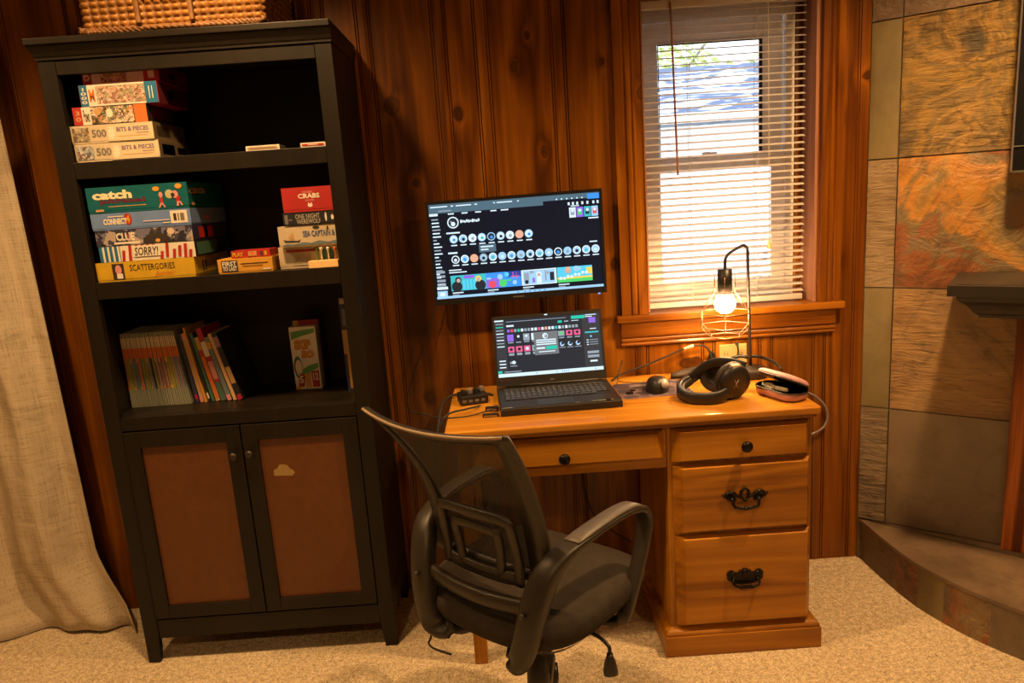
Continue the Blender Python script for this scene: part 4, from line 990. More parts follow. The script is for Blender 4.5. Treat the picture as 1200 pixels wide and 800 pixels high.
mb = MB(); mb.box(.001, LW-.001, .0, .0075, .0, LH, lpb, MLID); lid = mb.build('lid', lp, bevel=.002)
mb = MB(); mb.cyl(ML @ Vector((.03, LD-.010, LT+.003)), ML @ Vector((LW-.03, LD-.010, LT+.003)), .006, blackm, 12); mb.build('hinge', lp)
mb = MB(); rframe(mb, .001, LW-.001, .0, LH, .007, .007, .011, .030, -.0022, -.0002, lpb)
for i in range(len(mb.v)): mb.v[i] = tuple(MLID @ Vector(mb.v[i]))
mb.text('<>', .178, .190, .010, .015, -.0025, white, MLID)
mb.disc(LW/2-.003, LH-.0055, .006, .0022, -.0026, ewh, M=MLID)
[mb.quad(.014+k*.007, .0185+k*.007, .0175+(k % 3)*.0012, .0215, -.0025, maroon, MLID) for k in range(6)]
mb.build('lid_bezel', lid)
sc = Scr(.0085, LW-.0085, .0305, LH-.0115, -.0012, MLID)
sc.mb.box(.0085, LW-.0085, -.0010, -.0002, .0305, LH-.0115, edk, MLID)
sc.q(0, 9.5, 0, 95, egx); sc.q(83, 100, 0, 95, egx)
sc.q(0, 8.5, 1, 3.5, ewh, 2)
for k in range(8): sc.q(1, 8, 7+k*5.6, 8.8+k*5.6, emint if k == 1 else ewh if k % 2 else egr, 2)
for k in range(3): sc.q(2, 8, 71+k*5.6, 73+k*5.6, ewh, 2)
sc.q(11, 68, 4.2, 5.2, egr, 2); sc.q(73, 86, 2.5, 8, emint, 2); sc.q(60, 64, 9, 13, emint, 2); sc.q(66, 70, 10.5, 11.5, ewh, 2); sc.q(73, 80, 10.5, 11.5, ewh, 2); sc.q(11, 18, 10.5, 13.5, ewh, 2)
sc.q(86.5, 97, 2, 3.5, ewh, 2); sc.q(86.5, 93, 5, 6.5, ewh, 2); sc.q(89.5, 96, 7.5, 17, epur, 3)
for k, mm in enumerate((epur, erd, egr, emint, ewh, egr, egr, ewh, ewh, epk, ewh, eor, ewh, ewh, etl, ewh, egr, ewh, egr, egr, egr)):
    sc.q(11.5+k*3.25, 13.8+k*3.25, 18, 23, mm, 2)
for k, mm in enumerate((epur, egr, egr, ewh)): sc.q(11+k*7.6, 17+k*7.6, 27, 39, mm if k != 1 else edk, 2); sc.d(14+k*7.6, 31, 1.2, ewh if k else epur, 3); sc.q(11.5+k*7.6, 16.5+k*7.6, 40.2, 42, egr, 2)
for k, mm in enumerate((eye_, epk, epk)): sc.q(59.5+k*7.6, 65.5+k*7.6, 27, 36, mm if k else egr, 2); sc.d(62.5+k*7.6, 31, 1.4, edk if k else egn, 3); sc.q(60+k*7.6, 65+k*7.6, 38, 40, egr, 2)
for k, mm in enumerate((epk, epk, epk, egr)): sc.q(11+k*7.6, 17+k*7.6, 48, 58, mm, 2); sc.d(14+k*7.6, 53, 1.5, edk if k != 2 else ewh, 3); sc.q(11.5+k*7.6, 16.5+k*7.6, 59.5, 63.5, egr, 2)
for k in range(3): sc.d(62.5+k*7.6, 50, 2.1, ewh, 2); sc.d(63+k*7.6, 49, 1.5, edk, 3); sc.d(61.6+k*7.6, 50.5, .8, ebl, 4); sc.q(59.6+k*7.6, 65.6+k*7.6, 55.5, 56.7, egr, 2)
sc.q(12, 17.5, 74, 78, egr, 2); sc.d(15.5, 75.5, 1.6, ewh, 3); sc.q(12, 18.5, 81, 82.4, egr, 2)
sc.q(36, 59, 26, 66, emit('dialog_grey', (.17, .18, .19), ES), 4); sc.d(47, 33.5, 2.7, ewh, 5); sc.d(47.6, 34, 1.5, emit('dialog_grey', (.17, .18, .19), ES), 6); sc.d(47.2, 33.5, .6, ewh, 7)
for v in (39.5, 43.2, 47): sc.q(38, 57, v, v+2.2, ewh, 5)
sc.q(38, 46, 53, 56, ewh, 5); sc.q(47.2, 57.5, 51.5, 57.5, emint, 5); sc.q(40, 55.5, 60, 61.6, ewh, 5)
sc.q(90, 96, 26.5, 28, ewh, 2); sc.q(85, 98, 32, 34.6, etl, 2); sc.d(90.5, 40.5, 1.0, ecy, 2)
for v in (46, 50, 54): sc.q(86, 88, v, v+1.5, ewh, 2); sc.q(89, 97, v, v+1.2, egr, 2)
sc.q(86, 97, 66, 70.5, egr, 2); sc.q(86, 97, 73, 77.5, egr, 2); sc.q(88, 95, 82, 85, ewh, 2)
sc.q(0, 4, 89, 93, emint, 3); sc.q(6, 22, 90.5, 92, egr, 2)
sc.q(0, 100, 94, 100, emit('screen_taskbar', (.68, .86, .90), ES), 5)
for u in (36, 55, 60, 62, 64, 66, 92): sc.q(u, u+1, 96, 98, ebl, 6)
sc.mb.build('screen', lid, fix=False)

# ================================================================ DESK ITEMS
ZD = .7605
def cable(name, label, pts, r=.0022, m=None, sub=8, cat='cable', group=None, extra=None):
    mb = MB(); mb.tube(pts, r, m or rubber, 8, sub=sub)
    if extra: extra(mb)
    o = mb.build(name, fix=False)
    me = o.data; c = Vector(pts[0])
    for v in me.vertices: v.co -= c
    o.location = c
    tag(o, label, cat, group); return o
cable('monitor_cable', 'thin black cable hanging in a loop from the monitor corner to the laptop', [(-.225, -.030, 1.075), (-.232, -.030, 1.045), (-.272, -.034, .949), (-.338, -.045, .80), (-.352, -.08, .745), (-.33, -.18, .735), (-.265, -.33, .765), (-.205, -.405, .772), (-.137, -.385, .7655), (-.060, -.345, .769), (-.0375, -.335, .7725)], .0019)
cable('power_cable', 'short thin cable hanging below the monitor behind the laptop', [(.145, -.0065, 1.08), (.146, -.006, 1.0), (.15, -.005, .90), (.152, -.012, .82), (.155, -.030, .775), (.18, -.055, .7632), (.22, -.07, .7632)], .0022)
cable('desk_cable', 'thick black cable curling over the left desk edge behind the chair', [(-.060, -.165, .766), (-.11, -.12, .7655), (-.17, -.13, .768), (-.215, -.20, .765), (-.232, -.30, .71), (-.236, -.36, .62), (-.238, -.38, .50), (-.236, -.36, .38)], .0042)
cable('thin_cable', 'second black cable arching from the hub over the left desk edge', [(-.098, -.285, .766), (-.14, -.345, .776), (-.19, -.375, .774), (-.216, -.40, .742), (-.222, -.41, .64), (-.22, -.40, .52)], .0030)
cable('floor_cable', 'black cable hanging in the dark knee space under the desk', [(.238, -.012, .72), (.236, -.014, .50), (.240, -.02, .36), (.262, -.035, .27), (.315, -.06, .215), (.39, -.09, .17)], .0030)
cable('side_cable', 'grey cable looping out behind the right edge of the desk', [(.885, -.0175, .70), (.98, -.014, .668), (1.045, -.014, .652), (1.095, -.014, .615), (1.118, -.014, .570), (1.108, -.014, .522), (1.06, -.014, .495), (.98, -.014, .485), (.91, -.016, .44), (.88, -.017, .30), (.875, -.017, .12), (.89, -.018, .005)], .0042, plain('grey_cable', (.20, .17, .17), .4))
def tagx(mb):
    mb.cyl((.606, -.0345, .8447), (.640, -.0315, .8535), .0050, plain('cable_tag', (.80, .74, .6), .5), 10)
cable('charger_cable', 'black cord with a white tag running along the wall to the outlet plug', [(.345, -.10, .768), (.38, -.06, .776), (.46, -.045, .796), (.55, -.04, .826), (.618, -.034, .848), (.665, -.03, .852), (.690, -.03, .838), (.700, -.034, .810), (.705, -.04, .796)], .0030, extra=tagx)
cable('thin_wire', 'thin loose wire loop between the laptop and the mouse mat', [(.345, -.16, .765), (.36, -.12, .768), (.375, -.07, .80), (.39, -.05, .825), (.383, -.055, .80), (.365, -.09, .766), (.41, -.13, .764), (.455, -.16, .764), (.44, -.185, .764), (.38, -.19, .764)], .0011)
# hub and plugs left of the laptop
hub = thing('usb_hub', 'black cluster of charger and hub blocks left of the laptop', 'hub', (-.128, -.20, ZD))
Mh = Matrix.Translation((-.125, -.205, ZD)) @ Matrix.Rotation(rad(12), 4, 'Z')
mb = MB(); mb.box(-.045, .045, -.045, .03, .0, .030, blackm, Mh); mb.build('body', hub, bevel=.004)
for k, (x, y) in enumerate(((-.030, -.02), (-.008, -.012), (.014, -.005), (.034, .004))):
    mb = MB(); mb.box(x-.007, x+.007, y-.012, y+.016, .0305, .044, grey_ink if k % 2 else blackm, Mh); mb.build('plug', hub, bevel=.0015)
mb = MB()
for x in (-.032, -.012, .008, .028): mb.box(x-.006, x+.006, -.0458, -.0452, .010, .018, grey_ink, Mh)
mb.build('ports', hub)
for nm, lb, x0, x1, y0, y1, z1 in (('usb_plug', 'silver sided plug in the side of the laptop, nearest the desk front', -.088, -.0405, -.395, -.380, .009), ('usb_dongle', 'black dongle beside the left edge of the laptop', -.080, -.0415, -.335, -.3175, .012)):
    mb = MB(); mb.box(x0, x1, y0, y1, ZD, ZD+z1, blackm); mb.box(x1, x1+.0015 if 0 else x1+.001, y0+.003, y1-.003, ZD+.002, ZD+z1-.002, chrome); mb.box(x0+.004, x1-.004, y0-.0006, y0, ZD+.002, ZD+z1-.003, chrome)
    o = mb.build(nm, bevel=.001); tag(o, lb, 'plug')
# mouse mat
matm = art('mouse_mat_print', [(.05, .03, .05), (.09, .06, .08), (.03, .025, .04), (.16, .11, .12)], 30, .7)
mb = MB(); Mm = Matrix.Translation((.455, -.215, ZD)) @ Matrix.Rotation(rad(4), 4, 'Z')
mb.prism([(x, y) for x, y in rrect(-.112, .112, -.088, .088, .016)], 'z', 0, .0028, matm, M=Mm)
mb.prism([(x, y) for x, y in rrect(-.113, .113, -.089, .089, .017)], 'z', .0005, .0022, plain('mat_edge', (.45, .32, .38), .6), M=Mm)
o = mb.build('mouse_mat', fix=True); tag(o, 'small dark patterned mouse mat with a pale rim between laptop and headphones', 'mouse mat')
ms = thing('mouse', 'small black mouse with a grey side standing on the mat', 'mouse', (.468, -.235, ZD+.003))
Mo = Matrix.Translation((.468, -.235, ZD+.0032)) @ Matrix.Rotation(rad(-12), 4, 'Z') @ Matrix.Scale(1.22, 4)
mb = MB()
def shell(i, j, nu=28, nv=12):
    a = 2*pi*i/nu; v = j/(nv-1); s_ = cos(v*pi/2)**.55
    x = .030*cos(a)*s_*(1+.08*sin(a)); y = .046*sin(a)*s_; z = .036*sin(v*pi/2)*(1-.25*(y/.046)*.6)
    return (x, y, z)
mb.grid(shell, 28, 12, blackm, True, True, False, Mo); mb.build('shell', ms)
mb = MB(); mb.ell((.016, -.018, .021), .013, .022, .0135, plain('mouse_grey', (.38, .34, .34), .35), M=Mo); mb.build('side_panel', ms)
mb = MB(); mb.cyl(Mo @ Vector((-.003, .024, .0285)), Mo @ Vector((.003, .024, .0285)), .006, grey_ink, 12); mb.build('scroll_wheel', ms)
for nm, lb, x, y, w, d, h, mm in (('usb_receiver', 'tiny dark receiver lying on the left corner of the mouse mat', .374, -.262, .022, .012, .007, blackm), ('coin_tray', 'small round dark coin cell at the left rim of the mouse mat', .392, -.225, .016, .016, .006, darkmetal)):
    mb = MB()
    if nm == 'coin_tray': mb.lathe([(.009, 0), (.0095, .003), (.008, .005), (.003, .0062)], mm, 16, Matrix.Translation((x, y, ZD+.0032)))
    else: mb.box(x-w/2, x+w/2, y-d/2, y+d/2, ZD+.0032, ZD+.0032+h, mm)
    o = mb.build('button_cell' if nm == 'coin_tray' else nm); tag(o, lb, 'gadget')

# ---- headphones: band loops left, cups at right
hp = thing('headphones', 'black over ear headphones lying on the desk in front of the lamp', 'headphones', (.63, -.32, ZD))
hpm = plain('headphone_black', (.016, .014, .014), .38); pad = plain('ear_pad', (.035, .028, .024), .6)
def strip(pts, w, t, m, mb, up=Vector((0, 0, 1)), sub=6):
    P = catmull([Vector(p) for p in pts], sub); fr = []
    for i, p in enumerate(P):
        tt = (P[min(i+1, len(P)-1)]-P[max(i-1, 0)]).normalized(); u = (up-tt*up.dot(tt)).normalized(); sd = tt.cross(u)
        a = w/2; c = t/2
        fr.append([p+u*y+sd*x for x, y in ((-c, -a*.8), (-c*.6, -a), (c*.6, -a), (c, -a*.8), (c, a*.8), (c*.6, a), (-c*.6, a), (-c, a*.8))])
    mb.sweep(fr, m, True)
def cup(cx_, cy_, cz_, rx, rz, th, M, name, par):
    mb = MB()
    mb.lathe([(.010, -.001), (rx*.75, -.002), (rx*.95, .003), (rx, .010), (rx, th*.45), (rx*.93, th*.52)], hpm, 32, M)
    c_ = mb.build(name, par)
    mb = MB(); mb.lathe([(rx*.90, th*.5), (rx*1.04, th*.55), (rx*1.06, th*.8), (rx*.95, th), (rx*.60, th*1.0), (rx*.5, th*.75), (rx*.5, th*.6)], pad, 32, M); mb.build('ear_pad', c_)
    return c_
# near cup faces the camera, leaning back a little
Mc1 = Matrix.Translation((.668, -.402, ZD+.0515)) @ Matrix.Rotation(rad(14), 4, 'Z') @ Matrix.Rotation(rad(-78), 4, 'X') @ Matrix.Diagonal((1.0, 1.08, 1, 1))
c1 = cup(0, 0, 0, .0505, 0, .042, Mc1, 'ear_cup', hp)
mb = MB(); logo = plain('logo_grey', (.40, .36, .33), .4)
for a, b_ in (((-.006, .012), (.006, -.012)), ((.006, .012), (-.006, -.012)), ((-.006, .012), (-.002, .004)), ((.006, -.012), (.002, -.004))):
    p, q = Vector((a[0]-.002, -a[1], -.0016)), Vector((b_[0]-.002, -b_[1], -.0016)); mb.tube([Mc1 @ p, Mc1 @ q], .0012, logo, 6)
mb.build('cup_emblem', c1)
mb = MB(); mb.box(-.016, .014, -.0525, -.040, .006, .026, plain('cup_highlight_paint', (.45, .36, .25), .2), Mc1); mb.build('cup_painted_highlight', c1, bevel=.003)  # pale block stands in for a highlight on the cup top
Mc2 = Matrix.Translation((.646, -.290, ZD+.052)) @ Matrix.Rotation(rad(150), 4, 'Z') @ Matrix.Rotation(rad(-80), 4, 'X')
c2 = cup(0, 0, 0, .048, 0, .036, Mc2, 'ear_cup', hp)
mb = MB()
strip([(.640, -.405, ZD+.030), (.600, -.420, ZD+.020), (.560, -.415, ZD+.0175), (.525, -.390, ZD+.018), (.512, -.355, ZD+.024), (.522, -.315, ZD+.032), (.560, -.290, ZD+.046), (.600, -.275, ZD+.066), (.626, -.270, ZD+.082)], .034, .017, hpm, mb)
mb.build('headband', hp)
mb = MB()
strip([(.535, -.382, ZD+.0185), (.523, -.352, ZD+.024), (.532, -.320, ZD+.031), (.560, -.302, ZD+.042)], .022, .010, pad, mb); mb.build('band_padding', hp)
mb = MB(); strip([(.560, -.295, ZD+.052), (.590, -.300, ZD+.078), (.625, -.325, ZD+.102), (.662, -.355, ZD+.108), (.706, -.366, ZD+.094)], .026, .012, hpm, mb, Vector((0, 0, 1))); mb.build('yoke', hp)

# dark soft pouch behind the headphones
mb = MB()
fr = []
for k in range(13):
    t = k/12; x = .545+.205*t; y = -.105+.02*sin(t*3); hz = .018+.026*t**.8; w = .026*(sin(pi*min(1, t*1.15+.05))**.4 if t < .86 else .6)
    fr.append([(x, y+w*cos(a), ZD+.0005+hz/2+hz/2*sin(a)) for a in [2*pi*q/14 for q in range(14)]])
mb.sweep(fr, plain('pouch_fabric', (.05, .035, .025), .7)); o = mb.build('pouch'); tag(o, 'long dark soft pouch lying behind the headphones against the wall', 'pouch')

# outlet and plugs
ot = thing('wall_outlet', 'yellowish wall outlet plate below the window sill', 'outlet', (.785, -.004, .78))
mb = MB(); mb.box(.737, .833, -.010, -.0015, .768, .843, ivory); mb.build('cover_plate', ot, bevel=.003)
for x in (.760, .808):
    mb = MB()
    mb.box(x-.013, x+.013, -.0112, -.0102, .785, .825, plain('ivory_face', (.44, .33, .14), .4))
    mb.box(x-.006, x-.004, -.0116, -.0113, .805, .815, ink); mb.box(x+.004, x+.006, -.0116, -.0113, .805, .815, ink)
    mb.build('socket', ot)
mb = MB(); mb.prism([(.693, .770), (.714, .770), (.718, .800), (.712, .822), (.704, .826), (.697, .812)], 'y', -.030, -.012, blackm); mb.tube([(.704, -.02, .80), (.712, -.016, .79), (.735, -.013, .785)], .003, blackm, 6, sub=3); o = mb.build('power_plug', bevel=.002); tag(o, 'black plug standing left of the yellowish outlet plate', 'plug')
cable('outlet_cable', 'short black lead hanging on the face of the outlet plate', [(.795, -.016, .846), (.796, -.022, .838), (.798, -.022, .815), (.790, -.022, .79), (.786, -.025, .775)], .0028, extra=lambda mb: (mb.ell((.795, -.016, .846), .006, .005, .006, blackm), mb.ell((.788, -.025, .782), .009, .007, .012, blackm)))

# ---- lamp
la = thing('table_lamp', 'black arched desk lamp with a lit bulb in a wire cage', 'lamp', (.800, -.140, ZD))
LB = (.800, -.140)
mb = MB(); mb.lathe([(.052, 0), (.053, .004), (.053, .026), (.050, .030), (.012, .033), (.010, .036)], darkmetal, 36, Matrix.Translation((*LB, ZD))); mb.build('lamp_base', la)
bx, by = .700, -.195
polex = .795
mb = MB(); mb.tube([(.800, -.140, ZD+.034), (.796, -.140, .95), (.792, -.140, 1.14), (.792, -.140, 1.168), (.7915, -.140, 1.176)], .0050, darkmetal, 12, sub=4)
mb.tube([(.7915, -.140, 1.172), (.789, -.142, 1.186), (.780, -.146, 1.194), (.768, -.152, 1.195), (.725, -.172, 1.178), (.708, -.190, 1.168), (.702, -.194, 1.156), (.701, -.195, 1.128)], .0046, darkmetal, 12, sub=5); mb.build('arched_pole', la)
mb = MB(); mb.lathe([(.006, .048), (.0225, .046), (.0225, -.024), (.020, -.026), (.016, -.026)], blackm, 24, Matrix.Translation((bx, by, 1.083))); mb.build('socket', la)
mb = MB(); wr = .0014
def ringp(r, z, n=6, a0=0): return [(bx+r*cos(rad(a0+360*k/n)), by+r*sin(rad(a0+360*k/n)), z) for k in range(n)]
a0 = 12
R0, R1, R2, R3 = ringp(.036, 1.055, 6, a0), ringp(.083, .992, 6, a0), ringp(.083, .948, 6, a0), ringp(.050, .915, 6, a0)
for P in (R1, R2, R3):
    mb.tube(P, wr, copper, 6, closed=True)
for k in range(6):
    mb.tube([R0[k], R1[k]], wr, copper, 6); mb.tube([R1[k], R2[k]], wr, copper, 6); mb.tube([R2[k], R3[k]], wr, copper, 6)
    top = (R0[k][0], R0[k][1], 1.108); mb.tube([R0[k], top], wr, copper, 6)
mb.tube(R0, wr, copper, 6, closed=True)
for k in range(0, 6, 2): mb.tube([R0[k], (bx, by, 1.062)], wr, copper, 6)
mb.build('wire_cage', la)
m, nt, b, out = new_mat('lit_bulb'); b.inputs['Base Color'].default_value = (.9, .9, .85, 1)
BULB_S = 250
b.inputs['Emission Color'].default_value = (1, .60, .26, 1); b.inputs['Emission Strength'].default_value = BULB_S
mb = MB(); mb.lathe([(.001, -.060), (.012, -.0585), (.022, -.053), (.029, -.044), (.032, -.033), (.0318, -.024), (.028, -.012), (.022, -.002)], m, 28, Matrix.Translation((bx, by, 1.048)))
mb.build('bulb', la)
mb = MB(); mb.lathe([(.0222, -.002), (.0205, .004), (.0185, .008)], plain('bulb_collar', (.55, .42, .3), .5), 24, Matrix.Translation((bx, by, 1.048))); mb.build('bulb_collar', la)

# ---- open pink case
cs = thing('glasses_case', 'open dusty pink zip case with small items at the right end of the desk', 'case', (.815, -.36, ZD))
Mk = Matrix.Translation((.808, -.385, ZD)) @ Matrix.Rotation(rad(-68), 4, 'Z')   # local x along the case
def caseshell(mb, z0, z1, L, W, m, M, inner=None, flip=1):
    out_ = rrect(-L/2, L/2, -W/2, W/2, W*.42, 6); n = len(out_)
    rings = []
    for sc_, z in ((.86, z0), (.96, z0+(z1-z0)*.25), (1.0, z0+(z1-z0)*.6), (1.0, z1)): rings.append([M @ Vector((x*sc_, y*sc_, z)) for x, y in out_])
    for sc_, z in ((.95, z1), (.93, z1-(z1-z0)*.5), (.82, z0+(z1-z0)*.25)): rings.append([M @ Vector((x*sc_, y*sc_, z)) for x, y in out_])
    return rings
def build_case(name, M, z0, z1, L, W, par):
    rg = caseshell(None, z0, z1, L, W, None, M); mb = MB(); mb.sweep(rg[:4], pinkcase, True); o = mb.build(name, par, fix=False)
    mb = MB(); mb.sweep(rg[3:], plain('case_lining', (.015, .014, .016), .7), True); mb.build('lining', o, fix=False)
    mb = MB(); P = [M @ Vector((x*1.005, y*1.005, z1)) for x, y in rrect(-L/2, L/2, -W/2, W/2, W*.42, 6)]; mb.tube(P, .0022, blackm, 6, closed=True); mb.build('zip', o, fix=False)
    return o
b1_ = build_case('case_body', Mk, 0.0005, .026, .165, .088, cs)
Mlid = Mk @ Matrix.Translation((0, .046, .030)) @ Matrix.Rotation(rad(-14), 4, 'X') @ Matrix.Rotation(rad(-136+180), 4, 'X') @ Matrix.Translation((0, .0, 0))
Mlid = Mk @ Matrix.Translation((-.004, .046, .0275)) @ Matrix.Rotation(rad(-27), 4, 'X') @ Matrix.Translation((0, -.044, .0175)) @ Matrix.Rotation(rad(180), 4, 'X')
b2_ = build_case('case_lid', Mlid, 0, .0165, .165, .088, cs)
for nm, lb, x, y, l, r, mm, rz in (('earbud_tube', 'pale tube lying in the open pink case, nearer the front', .010, -.012, .050, .0085, plain('pale_tube', (.62, .55, .42), .35), 8), ('cable_adapter', 'grey round adapter in the open pink case', -.020, -.020, .036, .0075, plain('grey_adapter', (.35, .30, .25), .35), -14), ('small_vial', 'short cream capsule at the back of the open pink case', -.045, -.006, .026, .008, cream, 25)):
    c_ = Mk @ Vector((x, y-.008, .0265)); d_ = (Mk.to_3x3() @ Vector((cos(rad(rz)), sin(rad(rz)), 0)))*l/2
    mb = MB(); mb.cyl(c_-d_, c_+d_, r, mm, 14); mb.ell(tuple(c_+d_), r, r, r, mm); mb.cyl(c_-d_*.4, c_-d_*.3, r*1.04, darkmetal, 14)
    o = mb.build(nm); tag(o, lb, 'gadget')
st = MB(); strip([(.800, -.085, ZD+.052), (.835, -.10, ZD+.056), (.862, -.15, ZD+.052), (.868, -.21, ZD+.047), (.862, -.245, ZD+.043)], .010, .006, blackm, st)
st.tube([(.76, -.075, ZD+.050), (.785, -.078, ZD+.055), (.805, -.086, ZD+.053)], .006, blackm, 8, sub=4)
o = st.build('strap'); tag(o, 'black strap arching behind the lamp base towards the pink case', 'strap')

# ================================================================ OFFICE CHAIR
PHI = .86; CX, CY = .012, -.842
RV = Vector((sin(PHI), -cos(PHI), 0)); FV = Vector((cos(PHI), sin(PHI), 0)); CO = Vector((CX, CY, 0))
def W(r, f, z): return CO+RV*r+FV*f+Vector((0, 0, z))
ch = thing('office_chair', 'dark office chair with a see-through mesh back and looped armrests, turned to the desk', 'chair', (CX, CY, 0))
MC = Matrix(((RV.x, FV.x, 0, CX), (RV.y, FV.y, 0, CY), (0, 0, 1, 0), (0, 0, 0, 1)))
fabric = plain('seat_fabric', (.034, .027, .021), .9, spec=.15, var=.15)
# seat cushion
mb = MB()
def seat(i, j, nu=64, nv=14):
    a = 2*pi*i/nu; v = j/(nv-1)
    ex = 3.4; ca, sa = cos(a), sin(a)
    rr = (abs(ca)**ex+abs(sa)**ex)**(-1/ex)
    th = v*pi; prof_ = sin(th)**.42 if 0 < v < 1 else .0
    x = .234*rr*ca*prof_; y = .030+.236*rr*sa*prof_
    zc = -cos(th)
    h = .050*(1 if zc > 0 else 1.15)
    z = .462+h*(abs(zc)**.7)*(1 if zc > 0 else -1)
    z += -.016*max(0, (y-.12)/.12)**2 + (.010*(x/.22)**2 if zc > 0 else .018*(x/.22)**2+.012*(y/.22)**2)
    return (x, y, z)
mb.grid(seat, 64, 14, fabric, True, True, False, MC); mb.build('seat', ch, fix=True)
mb = MB()
def und(i, j, nu=48, nv=5):
    a = 2*pi*i/nu; v = j/(nv-1); ex = 3.4
    rr = (abs(cos(a))**ex+abs(sin(a))**ex)**(-1/ex); k = .80+.17*v
    return (.215*rr*cos(a)*k, .030+.215*rr*sin(a)*k, .396+.030*v+.010*cos(a)**2*v)
mb.grid(und, 48, 5, chairp, True, True, False, MC); mb.box(-.11, .11, -.10, .12, .375, .400, blackm, MC); mb.build('seat_pan', ch, fix=True)

# backrest
def bw(v): return .174+(.163-.174)*4*v*(1-v)*1.0*.9+(.200-.174)*v**2.2
def bf(v, u):
    base = -.128-.150*v; bulge = .047*4*v*(1-v)*.9
    return base+bulge-.030*(1-abs(u)**2.0)*(.35+.65*v)
def bz(v, u): return .585+.380*v - (.012*(1-u*u)*v) + (0 if v > .15 else 0)
def BP(u, v, off=0.0):
    r = bw(v)*u; return Vector((r, bf(v, u)+off, bz(v, u)))
meshm, nt, b, out = new_mat('chair_mesh')
b.inputs['Base Color'].default_value = (.030, .024, .018, 1); b.inputs['Roughness'].default_value = .8
tr = N(nt, 'ShaderNodeBsdfTransparent'); mx = N(nt, 'ShaderNodeMixShader')
vec, raw = mapping(nt, (1, 1, 1)); wv = noise_(nt, vec, 700, 1)
nt.links.new(math_(nt, 'ADD', math_(nt, 'MULTIPLY', wv, .3), .69), mx.inputs[0]); nt.links.new(tr.outputs[0], mx.inputs[1]); nt.links.new(b.outputs[0], mx.inputs[2]); nt.links.new(mx.outputs[0], out.inputs[0])
mb = MB(); mb.grid(lambda i, j: tuple(BP(-1+2*i/24, j/24, .004)), 25, 25, meshm, True, M=MC); mb.build('mesh_panel', ch, fix=False)
# frame ring around the back: wide flat sides, thin top rail
mb = MB(); fr = []
path = []
ns = 26
for k in range(ns+1): path.append((1, k/ns))
for k in range(1, 20): path.append((1-2*k/20, 1.0))
for k in range(ns+1): path.append((-1, 1-k/ns))
for k in range(1, 20): path.append((-1+2*k/20, 0.0))
def ringframe(u, v):
    corner = min(1-abs(u), min(v, 1-v))
    top = v > .999 and abs(u) < 1; bot = v < .001 and abs(u) < 1
    wd = .016 if top else (.022 if bot else .012+.026*(1-v)**.6*(1 if v > 0 else 1))
    pu = max(-1, min(1, u)); c = BP(pu, v)
    if top: inn = BP(pu*.97, 1-.045)
    elif bot: inn = BP(pu*.9, .06)
    else:
        s_ = 1 if u > 0 else -1; inn = BP(s_*(1-(wd*1.35)/bw(v)), min(.955, max(.06, v)))
    t = .011
    d = Vector((0, 1, 0))
    return [c-d*t*.6+(c-inn).normalized()*.002, c+(c-inn).normalized()*.006, c+d*t+(c-inn).normalized()*.002, inn+d*t*.8, inn-d*t*.4]
for (u, v) in path: fr.append([tuple(MC @ p) for p in ringframe(u, v)])
mb.sweep(fr, chairp, True, closed=True); mb.build('back_frame', ch, fix=True)
# piping line along the top edge, paler to paint in its highlight
mb = MB(); mb.tube([MC @ (BP(-1+2*k/24, 1.0)+Vector((0, -.0075, .001))) for k in range(25)], .0035, plain('edge_piping_highlight', (.30, .22, .15), .35), 6); mb.build('top_piping', ch)

# lumbar plate on the rear of the mesh: arch, inner ring
def LPt(r, z):
    v = (z-.585)/.38; u = r/bw(max(0, min(1, v))); return Vector((r, bf(max(-.1, min(1, v)), u)-.022, z))
def bar2(mb, pts, w, t, m, closed=False):
    P = [LPt(*p) for p in pts]; P = catmull(P, 5, closed); fr = []; n = len(P)
    for i, p in enumerate(P):
        tt = ((P[(i+1) % n]-P[i-1]) if closed else (P[min(i+1, n-1)]-P[max(i-1, 0)])).normalized(); d = Vector((0, 1, 0)); sd = tt.cross(d).normalized()
        fr.append([tuple(MC @ (p+sd*x*w/2+d*y*t/2)) for x, y in ((-1, -.4), (-.7, -1), (.7, -1), (1, -.4), (1, 1), (-1, 1))])
    mb.sweep(fr, m, True, closed=closed)
mb = MB()
bar2(mb, [(-.106, .575), (-.108, .63), (-.104, .70), (-.100, .722), (-.080, .732), (0, .735), (.080, .732), (.100, .722), (.104, .70), (.108, .63), (.106, .575)], .024, .010, chairp)
bar2(mb, [(-.058, .600), (-.062, .64), (-.064, .680), (-.054, .694), (0, .698), (.054, .694), (.064, .680), (.062, .64), (.058, .600), (.046, .590), (0, .588), (-.046, .590)], .022, .009, chairp, True)
bar2(mb, [(-.10, .590), (-.05, .584), (.05, .584), (.10, .590)], .030, .008, chairp)
mb.build('lumbar_support', ch, fix=True)
# crossbar
mb = MB(); fr = []
for k in range(17):
    u = -1+2*k/16; c = Vector((.150*u, -.178-.018*(1-u*u), .548-.004*(1-u*u)))
    fr.append([tuple(MC @ (c+Vector((0, y, z)))) for y, z in ((-.010, -.014), (-.012, 0), (-.010, .014), (-.004, .018), (.008, .016), (.008, -.016), (-.004, -.018))])
mb.sweep(fr, chairp, True); mb.build('crossbar', ch, fix=True)
